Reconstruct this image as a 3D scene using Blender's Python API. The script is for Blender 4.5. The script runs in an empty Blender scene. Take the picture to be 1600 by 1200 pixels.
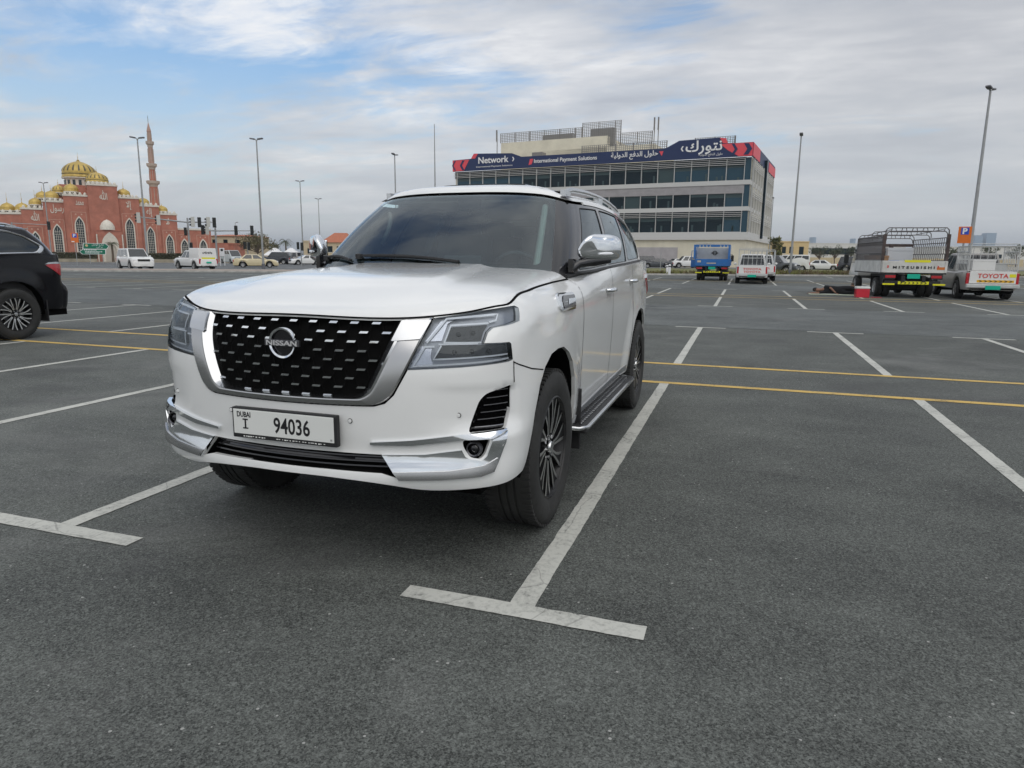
import bpy, bmesh, math, random
import numpy as np
from mathutils import Vector, Matrix
from mathutils.geometry import delaunay_2d_cdt
random.seed(7)
R = math.radians
PI = math.pi
SC = bpy.context.scene
COL = SC.collection

# ---------------------------------------------------------------- camera
CF, CPITCH, CROLL, CYAW = 1064.52, 0.1840, 0.00966, -0.3216
CPOS = Vector((0.7426, -2.4294, 1.4119))
def cam_axes():
    cy, sy, cp, sp = math.cos(CYAW), math.sin(CYAW), math.cos(CPITCH), math.sin(CPITCH)
    f = Vector((sy*cp, cy*cp, -sp)); r = Vector((cy, -sy, 0)); u = r.cross(f)
    cr, sr = math.cos(CROLL), math.sin(CROLL)
    return cr*r+sr*u, -sr*r+cr*u, f
_r, _u, _f = cam_axes()
cam_data = bpy.data.cameras.new('camera')
cam = bpy.data.objects.new('camera', cam_data); COL.objects.link(cam)
cam_data.sensor_width = 36; cam_data.sensor_fit = 'HORIZONTAL'
cam_data.lens = 36*CF/1600
cam_data.clip_start = 0.05; cam_data.clip_end = 20000
cam.matrix_world = Matrix(((_r.x, _u.x, -_f.x, CPOS.x), (_r.y, _u.y, -_f.y, CPOS.y), (_r.z, _u.z, -_f.z, CPOS.z), (0, 0, 0, 1)))
SC.camera = cam
def ray(px, py): return _f+_r*((px-800)/CF)-_u*((py-600)/CF)
def G(px, py, z=0.):                       # survey helper: ground point seen at a photo pixel
    d = ray(px, py); t = (z-CPOS.z)/d.z; return CPOS+d*t
def D(px, py, dep): return CPOS+ray(px, py)*dep   # point at a surveyed depth

# ---------------------------------------------------------------- sky, sun, exposure
SUN_EL, SUN_AZ = R(50), R(140)              # azimuth measured from +Y towards +X
world = bpy.data.worlds.new('World'); SC.world = world; world.use_nodes = True
nt = world.node_tree; nt.nodes.clear()
class NT:
    def __init__(s, tree): s.t = tree
    def n(s, typ, **kw):
        nd = s.t.nodes.new(typ)
        for k, v in kw.items():
            if k.startswith('i_'):
                key = k[2:]
                nd.inputs[int(key) if key.isdigit() else key.replace('_', ' ')].default_value = v
            else: setattr(nd, k, v)
        return nd
    def l(s, a, b): s.t.links.new(a, b)
    def math(s, op, a, b=None, c=None, clamp=False):
        nd = s.t.nodes.new('ShaderNodeMath'); nd.operation = op; nd.use_clamp = clamp
        for i, v in enumerate((a, b, c)):
            if v is None: continue
            if hasattr(v, 'is_linked') or hasattr(v, 'links'): s.l(v, nd.inputs[i])
            else: nd.inputs[i].default_value = v
        return nd.outputs[0]
    def ramp(s, fac, stops, interp='LINEAR'):
        nd = s.t.nodes.new('ShaderNodeValToRGB'); cr = nd.color_ramp; cr.interpolation = interp
        while len(cr.elements) < len(stops): cr.elements.new(.5)
        for e, (p, c) in zip(cr.elements, stops):
            e.position = p; e.color = (c, c, c, 1) if isinstance(c, (int, float)) else (*c, 1)
        s.l(fac, nd.inputs[0]); return nd.outputs[0]
    def mix(s, fac, a, b, blend='MIX'):
        nd = s.t.nodes.new('ShaderNodeMix'); nd.data_type = 'RGBA'; nd.blend_type = blend
        for i, v in ((0, fac), (6, a), (7, b)):
            if hasattr(v, 'links'): s.l(v, nd.inputs[i])
            elif i == 0: nd.inputs[0].default_value = v
            else: nd.inputs[i].default_value = (*v, 1) if len(v) == 3 else v
        return nd.outputs[2]
    def noise(s, vec, scale, detail=4, rough=.5, dist=0, out=0):
        nd = s.t.nodes.new('ShaderNodeTexNoise'); nd.inputs['Scale'].default_value = scale
        nd.inputs['Detail'].default_value = detail; nd.inputs['Roughness'].default_value = rough
        nd.inputs['Distortion'].default_value = dist
        if vec is not None: s.l(vec, nd.inputs['Vector'])
        return nd.outputs[out]
w = NT(nt)
out = w.n('ShaderNodeOutputWorld'); bg = w.n('ShaderNodeBackground', i_Strength=0.1)
sky = w.n('ShaderNodeTexSky', sky_type='NISHITA', sun_disc=False, sun_elevation=SUN_EL, sun_rotation=SUN_AZ,
          altitude=0, air_density=1.2, dust_density=1.5, ozone_density=2.0)
tc = w.n('ShaderNodeTexCoord')
sep = w.n('ShaderNodeSeparateXYZ'); w.l(tc.outputs['Generated'], sep.inputs[0])
zc = w.math('ADD', w.math('MAXIMUM', sep.outputs[2], 0.0), 0.10)
comb = w.n('ShaderNodeCombineXYZ')
w.l(w.math('DIVIDE', sep.outputs[0], zc), comb.inputs[0]); w.l(w.math('DIVIDE', sep.outputs[1], zc), comb.inputs[1])
mp = w.n('ShaderNodeMapping'); mp.inputs['Rotation'].default_value = (0, 0, R(28)); mp.inputs['Scale'].default_value = (.62, 1.0, 1)
mp.inputs['Location'].default_value = (3.1, 1.7, 0)
w.l(comb.outputs[0], mp.inputs[0])
big = w.noise(mp.outputs[0], .75, 5, .55, .4)
fine = w.noise(mp.outputs[0], 2.6, 9, .62, .7)
str_ = w.n('ShaderNodeMapping'); str_.inputs['Rotation'].default_value = (0, 0, R(20)); str_.inputs['Scale'].default_value = (.9, 2.3, 1); w.l(comb.outputs[0], str_.inputs[0])
wisp = w.noise(str_.outputs[0], 2.2, 10, .68, .9)
dens = w.math('ADD', w.math('MULTIPLY', big, .52), w.math('MULTIPLY', fine, .32)); dens = w.math('ADD', dens, w.math('MULTIPLY', wisp, .16))
# the clear gap lies towards the upper left; the right side is overcast
def dirbias(px, py, k, p):
    v = ray(px, py).normalized(); nd = w.n('ShaderNodeVectorMath', operation='DOT_PRODUCT'); nd.inputs[1].default_value = v
    w.l(tc.outputs['Generated'], nd.inputs[0]); return w.math('MULTIPLY', w.math('POWER', w.math('MAXIMUM', nd.outputs['Value'], 0), p), k)
bias = w.math('ADD', dirbias(350, 150, .10, 60), dirbias(1060, 70, .105, 160))
bias = w.math('ADD', bias, dirbias(150, 10, .075, 90))
bias = w.math('ADD', bias, dirbias(620, 60, .035, 90))
for vec, kk, pp in (((-.5, .34, .78), .16, 50), ((-.62, .12, .77), .12, 90), ((-.15, .55, .82), .11, 60)):  # unseen cloud gaps overhead, added to darken the windscreen reflection
    nd = w.n('ShaderNodeVectorMath', operation='DOT_PRODUCT'); nd.inputs[1].default_value = Vector(vec).normalized(); w.l(tc.outputs['Generated'], nd.inputs[0]); bias = w.math('ADD', bias, w.math('MULTIPLY', w.math('POWER', w.math('MAXIMUM', nd.outputs['Value'], 0), pp), kk))
dens = w.math('SUBTRACT', dens, bias)
cov = w.ramp(dens, [(.345, .05), (.395, .35), (.435, .78), (.475, 1.0)])
shade = w.math('ADD', w.math('MULTIPLY', w.noise(mp.outputs[0], 1.1, 7, .55, .4), .76), w.math('MULTIPLY', w.noise(mp.outputs[0], 4.5, 8, .6, .4), .24))
ccol = w.ramp(shade, [(.37, (4.3, 4.65, 5.35)), (.45, (5.35, 5.7, 6.3)), (.52, (6.5, 6.7, 7.1)), (.59, (8.3, 8.4, 8.6))])
rightdark = dirbias(1650, -120, .50, 12)
ccol = w.mix(w.math('MULTIPLY', rightdark, 1.0), ccol, (3.0, 3.15, 3.5))
skyc = w.mix(1.0, sky.outputs[0], (1.0, 1.2, 1.35), 'MULTIPLY')
mixed = w.mix(cov, skyc, ccol)
hz = w.ramp(sep.outputs[2], [(0.0, .92), (.09, .6), (.24, .0)])
mixed = w.mix(hz, mixed, (6.1, 6.35, 6.45))
w.l(mixed, bg.inputs[0]); w.l(bg.outputs[0], out.inputs[0])
sd = bpy.data.lights.new('sun', 'SUN'); sd.energy = .95; sd.angle = R(65); sd.color = (1, .95, .88)
so = bpy.data.objects.new('sun', sd); COL.objects.link(so)
dirv = Vector((math.sin(SUN_AZ)*math.cos(SUN_EL), math.cos(SUN_AZ)*math.cos(SUN_EL), math.sin(SUN_EL)))
so.rotation_euler = dirv.to_track_quat('Z', 'Y').to_euler(); so.location = dirv*100
vs = SC.view_settings; vs.view_transform = 'Standard'; vs.look = 'None'; vs.gamma = 1; vs.exposure = 0.2; vs.use_curve_mapping = False
SC.render.engine = 'CYCLES'; SC.cycles.max_bounces = 8; SC.cycles.use_denoising = True

# ---------------------------------------------------------------- materials
MATS = {}
def mat(name, color, rough=.6, metal=0., coat=0., var=.0, vscale=3., bump=0., bscale=30., spec=.5, emit=None, trans=0., ior=1.45, bands=None):
    if name in MATS: return MATS[name]
    m = bpy.data.materials.new(name); m.use_nodes = True; MATS[name] = m
    t = NT(m.node_tree); b = m.node_tree.nodes['Principled BSDF']
    b.inputs['Base Color'].default_value = (*color, 1); b.inputs['Roughness'].default_value = rough
    b.inputs['Metallic'].default_value = metal; b.inputs['Coat Weight'].default_value = coat
    b.inputs['Specular IOR Level'].default_value = spec; b.inputs['IOR'].default_value = ior
    b.inputs['Transmission Weight'].default_value = trans; b.inputs['Coat Roughness'].default_value = .08
    tcn = t.n('ShaderNodeTexCoord')
    if var:
        f = t.noise(tcn.outputs['Object'], vscale, 6, .6)
        lo = tuple(c*(1-var) for c in color); hi = tuple(min(1, c*(1+var)) for c in color)
        t.l(t.ramp(f, [(.35, lo), (.65, hi)]), b.inputs['Base Color'])
        t.l(t.ramp(t.noise(tcn.outputs['Object'], vscale*2.3, 4), [(.3, max(0, rough-.08)), (.7, min(1, rough+.08))]), b.inputs['Roughness'])
    if bump:
        bn = t.n('ShaderNodeBump', i_Strength=bump, i_Distance=.01)
        t.l(t.noise(tcn.outputs['Object'], bscale, 5, .6), bn.inputs['Height']); t.l(bn.outputs[0], b.inputs['Normal'])
    if emit: b.inputs['Emission Color'].default_value = (*emit, 1); b.inputs['Emission Strength'].default_value = 1
    return m
def glassmat(name, tint, refl=.9, rough=.02, ior=1.5):
    if name in MATS: return MATS[name]
    m = bpy.data.materials.new(name); m.use_nodes = True; MATS[name] = m; m.node_tree.nodes.clear(); t = NT(m.node_tree)
    o = t.n('ShaderNodeOutputMaterial'); tr = t.n('ShaderNodeBsdfTransparent'); tr.inputs[0].default_value = (*tint, 1)
    g = t.n('ShaderNodeBsdfGlossy', i_Roughness=rough); g.inputs[0].default_value = (refl*.88, refl*.96, refl, 1)
    fr = t.n('ShaderNodeFresnel', i_IOR=ior); mx = t.n('ShaderNodeMixShader')
    t.l(fr.outputs[0], mx.inputs[0]); t.l(tr.outputs[0], mx.inputs[1]); t.l(g.outputs[0], mx.inputs[2]); t.l(mx.outputs[0], o.inputs[0])
    return m

# ---------------------------------------------------------------- objects
def tag(o, label=None, cat=None, group=None, kind=None):
    if label: o['label'] = label
    if cat: o['category'] = cat
    if group: o['group'] = group
    if kind: o['kind'] = kind
    return o
def empty(name, loc=(0, 0, 0), rz=0., label=None, cat=None, group=None):
    o = bpy.data.objects.new(name, None); COL.objects.link(o); o.location = loc; o.rotation_euler = (0, 0, rz)
    o.empty_display_size = .3
    return tag(o, label, cat, group)
def kids(o): return [c for c in bpy.data.objects if c.parent == o]
def copy_tree(o, loc=None, rz=None, label=None, parent=None):
    c = o.copy(); COL.objects.link(c)
    if parent is not None: c.parent = parent
    for ch in kids(o): copy_tree(ch, parent=c)
    if loc is not None: c.location = loc
    if rz is not None: c.rotation_euler = (0, 0, rz)
    if label: c['label'] = label
    return c
class MB:
    def __init__(s): s.v = []; s.f = []; s.m = []; s.n = None
    def add(s, vs, fs, mi=0):
        o = len(s.v); s.v += [tuple(v) for v in vs]; s.f += [tuple(i+o for i in f) for f in fs]; s.m += [mi]*len(fs); return s
    def box(s, c, d, mi=0, rz=0., M=None):
        x, y, z = (q/2 for q in d); vs = [Vector((a*x, b*y, e*z)) for a in (-1, 1) for b in (-1, 1) for e in (-1, 1)]
        if M is None: M = Matrix.Rotation(rz, 3, 'Z') if rz else None
        vs = [(M@v if M else v)+Vector(c) for v in vs]
        return s.add(vs, [(0, 1, 3, 2), (4, 6, 7, 5), (0, 4, 5, 1), (2, 3, 7, 6), (0, 2, 6, 4), (1, 5, 7, 3)], mi)
    def b2(s, lo, hi, mi=0): return s.box([(a+b)/2 for a, b in zip(lo, hi)], [abs(b-a) for a, b in zip(lo, hi)], mi)
    def tube(s, pts, r, n=8, mi=0, cap=True, closed=False):
        pts = [Vector(p) for p in pts]; N = len(pts); rings = []; rr = r if isinstance(r, (list, tuple)) else [r]*N
        up = None
        for i, p in enumerate(pts):
            if closed: t = (pts[(i+1) % N]-pts[i-1]).normalized()
            else: t = (pts[min(i+1, N-1)]-pts[max(i-1, 0)]).normalized()
            if up is None: up = Vector((0, 0, 1)) if abs(t.z) < .9 else Vector((1, 0, 0))
            a = t.cross(up).normalized(); b = a.cross(t).normalized(); up = b
            rings.append([p+(a*math.cos(2*PI*k/n)+b*math.sin(2*PI*k/n))*rr[i] for k in range(n)])
        vs = [v for g in rings for v in g]; fs = []
        for i in range(N if closed else N-1):
            j = (i+1) % N
            for k in range(n): fs.append((i*n+k, i*n+(k+1) % n, j*n+(k+1) % n, j*n+k))
        if cap and not closed: fs += [tuple(range(n))[::-1], tuple((N-1)*n+k for k in range(n))]
        return s.add(vs, fs, mi)
    def lathe(s, prof, n=24, mi=0, axis='Z', c=(0, 0, 0), a0=0., a1=2*PI, mis=None):
        full = abs(a1-a0-2*PI) < 1e-6; K = n if full else n+1; vs = []; fs = []; ms = []
        for k in range(K):
            a = a0+(a1-a0)*k/n; ca, sa = math.cos(a), math.sin(a)
            for r, h in prof:
                p = (r*ca, r*sa, h) if axis == 'Z' else ((h, r*ca, r*sa) if axis == 'X' else (r*ca, h, r*sa))
                vs.append((p[0]+c[0], p[1]+c[1], p[2]+c[2]))
        P = len(prof)
        for k in range(n):
            for i in range(P-1):
                a = k*P+i; b = ((k+1) % K)*P+i; fs.append((a, b, b+1, a+1)); ms.append(mis[i] if mis else mi)
        o = len(s.v); s.v += vs; s.f += [tuple(i+o for i in f) for f in fs]; s.m += ms; return s
    def prism(s, poly, z0, z1, mi=0, axis='Z'):
        n = len(poly)
        def P(a, b, h): return (a, b, h) if axis == 'Z' else ((h, a, b) if axis == 'X' else (a, h, b))
        vs = [P(a, b, z0) for a, b in poly]+[P(a, b, z1) for a, b in poly]
        fs = [tuple(range(n))[::-1], tuple(range(n, 2*n))]+[(i, (i+1) % n, n+(i+1) % n, n+i) for i in range(n)]
        return s.add(vs, fs, mi)
    def ball(s, c, r, n=12, m=8, mi=0):
        rx, ry, rz = r if isinstance(r, (tuple, list)) else (r, r, r)
        vs = []; fs = []
        for i in range(m+1):
            th = PI*i/m
            for k in range(n):
                a = 2*PI*k/n; vs.append((c[0]+rx*math.sin(th)*math.cos(a), c[1]+ry*math.sin(th)*math.sin(a), c[2]+rz*math.cos(th)))
        for i in range(m):
            for k in range(n): fs.append((i*n+k, (i+1)*n+k, (i+1)*n+(k+1) % n, i*n+(k+1) % n))
        return s.add(vs, fs, mi)
    def quad(s, a, b, c, d, mi=0): return s.add([a, b, c, d], [(0, 1, 2, 3)], mi)
    def xf(s, M, start=0):
        s.v = s.v[:start]+[tuple(M@Vector(v)) for v in s.v[start:]]; return s
    def build(s, name, mats, parent=None, smooth=None, loc=None, fixn=True, bevel=0.):
        me = bpy.data.meshes.new(name); me.from_pydata(s.v, [], s.f)
        for m in (mats if isinstance(mats, (list, tuple)) else [mats]): me.materials.append(m)
        for p, mi in zip(me.polygons, s.m): p.material_index = mi
        if fixn or bevel:
            bm = bmesh.new(); bm.from_mesh(me)
            if fixn: bmesh.ops.recalc_face_normals(bm, faces=bm.faces)
            if bevel:
                ed = [e for e in bm.edges if len(e.link_faces) == 2 and e.calc_face_angle(0) > .5]
                bmesh.ops.bevel(bm, geom=ed, offset=bevel, segments=2, affect='EDGES', profile=.6)
            bm.to_mesh(me); bm.free()
        if smooth: me.shade_smooth(); me.set_sharp_from_angle(angle=R(smooth))
        me.update()
        o = bpy.data.objects.new(name, me); COL.objects.link(o)
        if parent: o.parent = parent
        if loc: o.location = loc
        return o
def text_mb(mb, body, size, M, mi=0, depth=.002, fit=None, space=1., bold=0., res=3, scalex=1.):
    """lettering as a mesh in the XY plane, mapped by M; fit = target width"""
    cu = bpy.data.curves.new('t', 'FONT'); cu.body = body; cu.size = size; cu.extrude = depth; cu.align_x = 'CENTER'; cu.align_y = 'CENTER'
    cu.resolution_u = res; cu.space_character = space; cu.offset = bold
    ob = bpy.data.objects.new('t', cu); COL.objects.link(ob)
    dg = bpy.context.evaluated_depsgraph_get(); me = bpy.data.meshes.new_from_object(ob.evaluated_get(dg))
    vs = [v.co.copy() for v in me.vertices]
    if vs:
        x0 = min(v.x for v in vs); x1 = max(v.x for v in vs); y0 = min(v.y for v in vs); y1 = max(v.y for v in vs)
        sx = (fit/(x1-x0)) if fit else scalex
        vs = [M@Vector(((v.x-(x0+x1)/2)*sx, v.y-(y0+y1)/2, v.z)) for v in vs]
        mb.add(vs, [tuple(p.vertices) for p in me.polygons], mi)
    bpy.data.objects.remove(ob); bpy.data.curves.remove(cu); bpy.data.meshes.remove(me)
def AR(s):
    """visual-order string of Arabic presentation forms (fonts here do no shaping)"""
    F = {'ا': 'ﺍﺎ', 'ل': 'ﻝﻞﻟﻠ', 'ه': 'ﻩﻪﻫﻬ', 'م': 'ﻡﻢﻣﻤ', 'ح': 'ﺡﺢﺣﺤ', 'د': 'ﺩﺪ', 'ر': 'ﺭﺮ', 'س': 'ﺱﺲﺳﺴ', 'و': 'ﻭﻮ', 'ن': 'ﻥﻦﻧﻨ', 'ت': 'ﺕﺖﺗﺘ', 'ك': 'ﻙﻚﻛﻜ',
         'ف': 'ﻑﻒﻓﻔ', 'ع': 'ﻉﻊﻋﻌ', 'ي': 'ﻱﻲﻳﻴ', 'ة': 'ﺓﺔ', 'إ': 'ﺇﺈ', 'ب': 'ﺏﺐﺑﺒ', 'ش': 'ﺵﺶﺷﺸ', 'ط': 'ﻁﻂﻃﻄ', 'ق': 'ﻕﻖﻗﻘ', 'ص': 'ﺹﺺﺻﺼ', 'ج': 'ﺝﺞﺟﺠ', 'خ': 'ﺥﺦﺧﺨ'}
    s = s.replace('الله', '\ufdf2').replace('لا', '\ufefb')
    o = []; n = len(s)
    for i, ch in enumerate(s):
        if ch not in F: o.append(ch); continue
        pj = i > 0 and s[i-1] in F and len(F[s[i-1]]) == 4; nj = i+1 < n and s[i+1] in F and len(F[ch]) == 4
        o.append(F[ch][(1 if pj else 0)+(2 if nj else 0)])
    return ''.join(o[::-1])

# conforming patches -------------------------------------------------
def pip(p, poly):
    x, y = p; c = False; n = len(poly); j = n-1
    for i in range(n):
        xi, yi = poly[i]; xj, yj = poly[j]
        if (yi > y) != (yj > y) and x < (xj-xi)*(y-yi)/(yj-yi)+xi: c = not c
        j = i
    return c
def densify(poly, step):
    o = []
    for i in range(len(poly)):
        a = poly[i]; b = poly[(i+1) % len(poly)]; L = math.hypot(b[0]-a[0], b[1]-a[1]); k = max(1, int(math.ceil(L/step)))
        for q in range(k): o.append((a[0]+(b[0]-a[0])*q/k, a[1]+(b[1]-a[1])*q/k))
    return o
def rnd(poly, r=.02, k=3):
    """round the corners of a polygon"""
    o = []; n = len(poly)
    for i in range(n):
        p = Vector(poly[i]); a = Vector(poly[i-1])-p; b = Vector(poly[(i+1) % n])-p
        q = min(r, a.length*.45, b.length*.45); pa = p+a.normalized()*q; pb = p+b.normalized()*q
        for j in range(k+1):
            t = j/k; o.append(tuple(pa*(1-t)**2+p*2*t*(1-t)+pb*t*t))
    return o
def cdt(outer, holes, su, sv, extra=()):
    vs = [Vector(p) for p in outer]; es = [(i, (i+1) % len(outer)) for i in range(len(outer))]
    for h in holes:
        o = len(vs); vs += [Vector(p) for p in h]; es += [(o+i, o+(i+1) % len(h)) for i in range(len(h))]
    us = [p[0] for p in outer]; ws = [p[1] for p in outer]; nu = max(1, int((max(us)-min(us))/su)); nv = max(1, int((max(ws)-min(ws))/sv))
    B = np.array([tuple(v) for v in vs])
    for i in range(1, nu):
        for j in range(1, nv):
            p = (min(us)+(max(us)-min(us))*i/nu, min(ws)+(max(ws)-min(ws))*j/nv)
            if pip(p, outer) and not any(pip(p, h) for h in holes) and (np.hypot((B[:, 0]-p[0])/su, (B[:, 1]-p[1])/sv).min() > .35): vs.append(Vector(p))
    for p in extra:
        if pip(p, outer) and not any(pip(p, h) for h in holes): vs.append(Vector(p))
    r = delaunay_2d_cdt(vs, es, [], 0, 1e-6)
    V = [tuple(v) for v in r[0]]; T = []
    for f in r[2]:
        c = (sum(V[i][0] for i in f)/len(f), sum(V[i][1] for i in f)/len(f))
        if pip(c, outer) and not any(pip(c, h) for h in holes): T.append(tuple(f))
    return V, T
def patch(name, outer, F, m, parent=None, off=0., th=.01, holes=(), step=.04, sv=None, skirt_holes=True, build=True, flip=False):
    sv = sv or step; outer = densify(outer, step); holes = [densify(h, step) for h in holes]
    V, T = cdt(outer, holes, step, sv); e = 1e-3; P = []; N = []
    for a, b in V:
        p = np.array(F(a, b, off)); du = np.array(F(a+e, b, off))-np.array(F(a-e, b, off)); dv = np.array(F(a, b+e, off))-np.array(F(a, b-e, off))
        n = np.cross(du, dv); ln = np.linalg.norm(n); n = n/ln if ln > 1e-12 else np.array([0, 0, 1.])
        o2 = np.array(F(a, b, off+.01))-p
        if n@o2 < 0: n = -n
        P.append(p); N.append(n)
    fs = []
    for f in T:
        a, b, c = (P[i] for i in f[:3]); n = np.cross(b-a, c-a)
        fs.append(f if n@N[f[0]] > 0 else f[::-1])
    if th:
        for loop in [outer]+(list(holes) if skirt_holes else []):
            L = len(loop); top = [np.array(F(a, b, off)) for a, b in loop]; bot = [np.array(F(a, b, off-th)) for a, b in loop]
            area = sum(loop[i][0]*loop[(i+1) % L][1]-loop[(i+1) % L][0]*loop[i][1] for i in range(L))
            for i in range(L):
                j = (i+1) % L; q = [top[i], top[j], bot[j], bot[i]]; n = np.cross(q[1]-q[0], q[3]-q[0]); ln = np.linalg.norm(n)
                if ln < 1e-12: continue
                n /= ln; mid = ((loop[i][0]+loop[j][0])/2, (loop[i][1]+loop[j][1])/2)
                d2 = (loop[j][1]-loop[i][1], -(loop[j][0]-loop[i][0]));  s = 1 if area > 0 else -1
                outp = np.array(F(mid[0]+d2[0]*s*.05, mid[1]+d2[1]*s*.05, off))-np.array(F(mid[0], mid[1], off))
                if loop is not outer: outp = -outp
                if n@outp < 0: n = -n; q = q[::-1]
                o = len(P); P += q; N += [n]*4; fs.append((o, o+1, o+2, o+3))
    me = bpy.data.meshes.new(name); me.from_pydata([tuple(p) for p in P], [], fs); me.materials.append(m)
    me.shade_smooth(); me.normals_split_custom_set_from_vertices([tuple(n) for n in N]); me.update()
    o = bpy.data.objects.new(name, me); COL.objects.link(o)
    if parent: o.parent = parent
    return o
def ribbon(mb, pts, wd, F, off=0., step=.03, closed=False, mi=0):
    """thin conforming line along 2D points"""
    d = []
    n = len(pts)
    for i in range(n if closed else n-1):
        a = pts[i]; b = pts[(i+1) % n]; k = max(1, int(math.hypot(b[0]-a[0], b[1]-a[1])/step))
        d += [(a[0]+(b[0]-a[0])*q/k, a[1]+(b[1]-a[1])*q/k) for q in range(k)]
    if not closed: d.append(pts[-1])
    N = len(d); vs = []
    for i in range(N):
        a = d[i-1] if (i or closed) else d[0]; b = d[(i+1) % N] if (i < N-1 or closed) else d[-1]
        t = Vector((b[0]-a[0], b[1]-a[1]))
        t = t.normalized() if t.length > 1e-9 else Vector((1, 0)); nn = Vector((-t.y, t.x))*wd/2
        vs += [F(d[i][0]+nn.x, d[i][1]+nn.y, off), F(d[i][0]-nn.x, d[i][1]-nn.y, off)]
    fs = [(2*i, 2*i+1, 2*((i+1) % N)+1, 2*((i+1) % N)) for i in range(N if closed else N-1)]
    mb.add(vs, fs, mi)

# ---------------------------------------------------------------- large car: body surface
def crint(ts,vals):
    # monotone-ish cubic hermite interpolation (pchip-like), returns f(t)
    ts=np.array(ts,float);v=np.array(vals,float)
    h=np.diff(ts);d=(np.diff(v,axis=0).T/h).T
    m=np.zeros_like(v)
    m[1:-1]=((d[:-1].T*h[1:]+d[1:].T*h[:-1])/(h[1:]+h[:-1])).T
    m[0]=d[0];m[-1]=d[-1]
    def f(t):
        t=min(max(t,ts[0]),ts[-1]);i=min(int(np.searchsorted(ts,t,'right'))-1,len(ts)-2);i=max(i,0)
        s=(t-ts[i])/h[i];s2=s*s;s3=s2*s
        return (2*s3-3*s2+1)*v[i]+(s3-2*s2+s)*h[i]*m[i]+(3*s2-2*s3)*v[i+1]+(s3-s2)*h[i]*m[i+1]
    return f
CP=np.array([(0,-.935),(.15,-.930),(.3,-.914),(.45,-.885),(.55,-.860),(.7,-.808),(.8,-.762),(.88,-.706),(.94,-.635),(.975,-.545),(.988,-.43),(.990,-.2),(.988,.6),(.982,1.5),(.978,2.4),(.972,3.1),(.955,3.66),(.93,3.92),(.86,4.06),(.7,4.13),(.4,4.16),(0,4.17)])
US=np.concatenate([[0],np.cumsum(np.linalg.norm(np.diff(CP,axis=0),axis=1))]);UM=US[-1]
def soften(f,a,b,step,sig,m0=1,m1=1):
    # low-pass a curve so that reflections run smoothly; m0/m1 = mirror signs at the ends
    n=int(round((b-a)/step));ts=np.linspace(a,b,n+1);k=int(3*sig/step)+1
    V=np.array([np.atleast_1d(f(t)) for t in ts],float);m0=np.atleast_1d(m0);m1=np.atleast_1d(m1)
    L=2*V[0]*(m0<0)+m0*V[1:k+1][::-1] if True else None;Rr=2*V[-1]*(m1<0)+m1*V[-k-1:-1][::-1]
    E=np.concatenate([L,V,Rr]);w=np.exp(-.5*((np.arange(-k,k+1)*step)/sig)**2);w/=w.sum()
    S_=np.array([ (w[:,None]*E[i:i+2*k+1]).sum(0) for i in range(n+1)])
    return crint(ts,S_ if V.shape[1]>1 else S_[:,0])
C_=soften(crint(US,CP),0,UM,.06,.055,np.array([-1,1]),np.array([-1,1]))
offF=crint([.3,.38,.43,.50,.56,.65,.75,.85,.95,1.02,1.08,1.15,1.2,1.4],[-.09,-.02,.015,.012,-.01,-.004,0,0,-.008,-.024,-.05,-.10,-.145,-.30])
offS=crint([.28,.38,.45,.6,.75,.9,1.0,1.08,1.14,1.4],[-.12,-.07,-.05,-.032,-.022,-.015,-.012,-.012,-.014,-.03])
offR=crint([.3,.5,.62,.8,.86,.9,1.2,1.42],[-.06,.03,.05,.05,.02,-.03,-.04,-.08])
top_=crint([0,.62,.85,1.05,1.165,1.215,1.5,1.9,2.4,2.8,4.5,6.9,UM],[1.155,1.157,1.178,1.203,1.211,1.228,1.255,1.276,1.293,1.315,1.365,1.40,1.40])
roll=crint([-.3,-.18,-.10,-.05,-.02,0],[0,0,-.08,-.28,-.55,-1.0])
rampd=crint([0,.6,1.1,2.3,2.8,8],[.0,.0,.07,.09,.05,.05])
offF=soften(offF,.3,1.36,.02,.018,-1,-1);offS=soften(offS,.28,1.40,.02,.022,-1,-1);top_=soften(top_,0,UM,.03,.028,1,1)
def sm(a,b,x):
    t=min(max((x-a)/(b-a),0),1);return t*t*(3-2*t)
AXF=(0,.42);AXR=(3.075,.42)
def S(u,z,off=0.):
    """car body surface: u = arc length round the plan outline from the nose centre, z = height"""
    s=1 if u>=0 else -1;a=abs(u)
    c=C_(a);e=1e-3;t=C_(min(a+e,UM))-C_(max(a-e,0));t=t/np.hypot(*t)
    n=np.array([-t[1],t[0]])*-1 # outward
    if n[0]*1+(-n[1] if a<2 else n[1])<0:n=-n
    ny=n[1]**2;front=a<3
    w=ny*ny*(3-2*ny) if not front else ny
    o=w*(offF(z) if front else offR(z))+(1-w)*offS(z)
    o+=rampd(a)*roll(z-top_(a))*(1 if front else 1)
    if .9<a:
        for (cy,cz) in (AXF,AXR):
            r=np.hypot(c[1]-cy,z-cz);o+=.026*(1-w)*sm(.78,.50,r)*(1-.6*sm(1.0,1.2,z))
    o+=.032*sm(.72,.62,z)*float(np.exp(-((a-.97)/.17)**2))
    if .55<a<1.12:o-=.011*sm(.862,.836,z)*sm(.58,.80,a)*sm(.60,.74,z)*(1-sm(1.05,1.12,a))
    p=c+n*(o+off)
    return np.array([s*p[0],p[1],z])
def U_of_x(x):
    lo,hi=0,1.3
    for _ in range(40):
        m=(lo+hi)/2
        if C_(m)[0]<x:lo=m
        else:hi=m
    return lo
def U_of_y(y):
    lo,hi=.9,UM-.9
    for _ in range(40):
        m=(lo+hi)/2
        if C_(m)[1]<y:lo=m
        else:hi=m
    return lo

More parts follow.
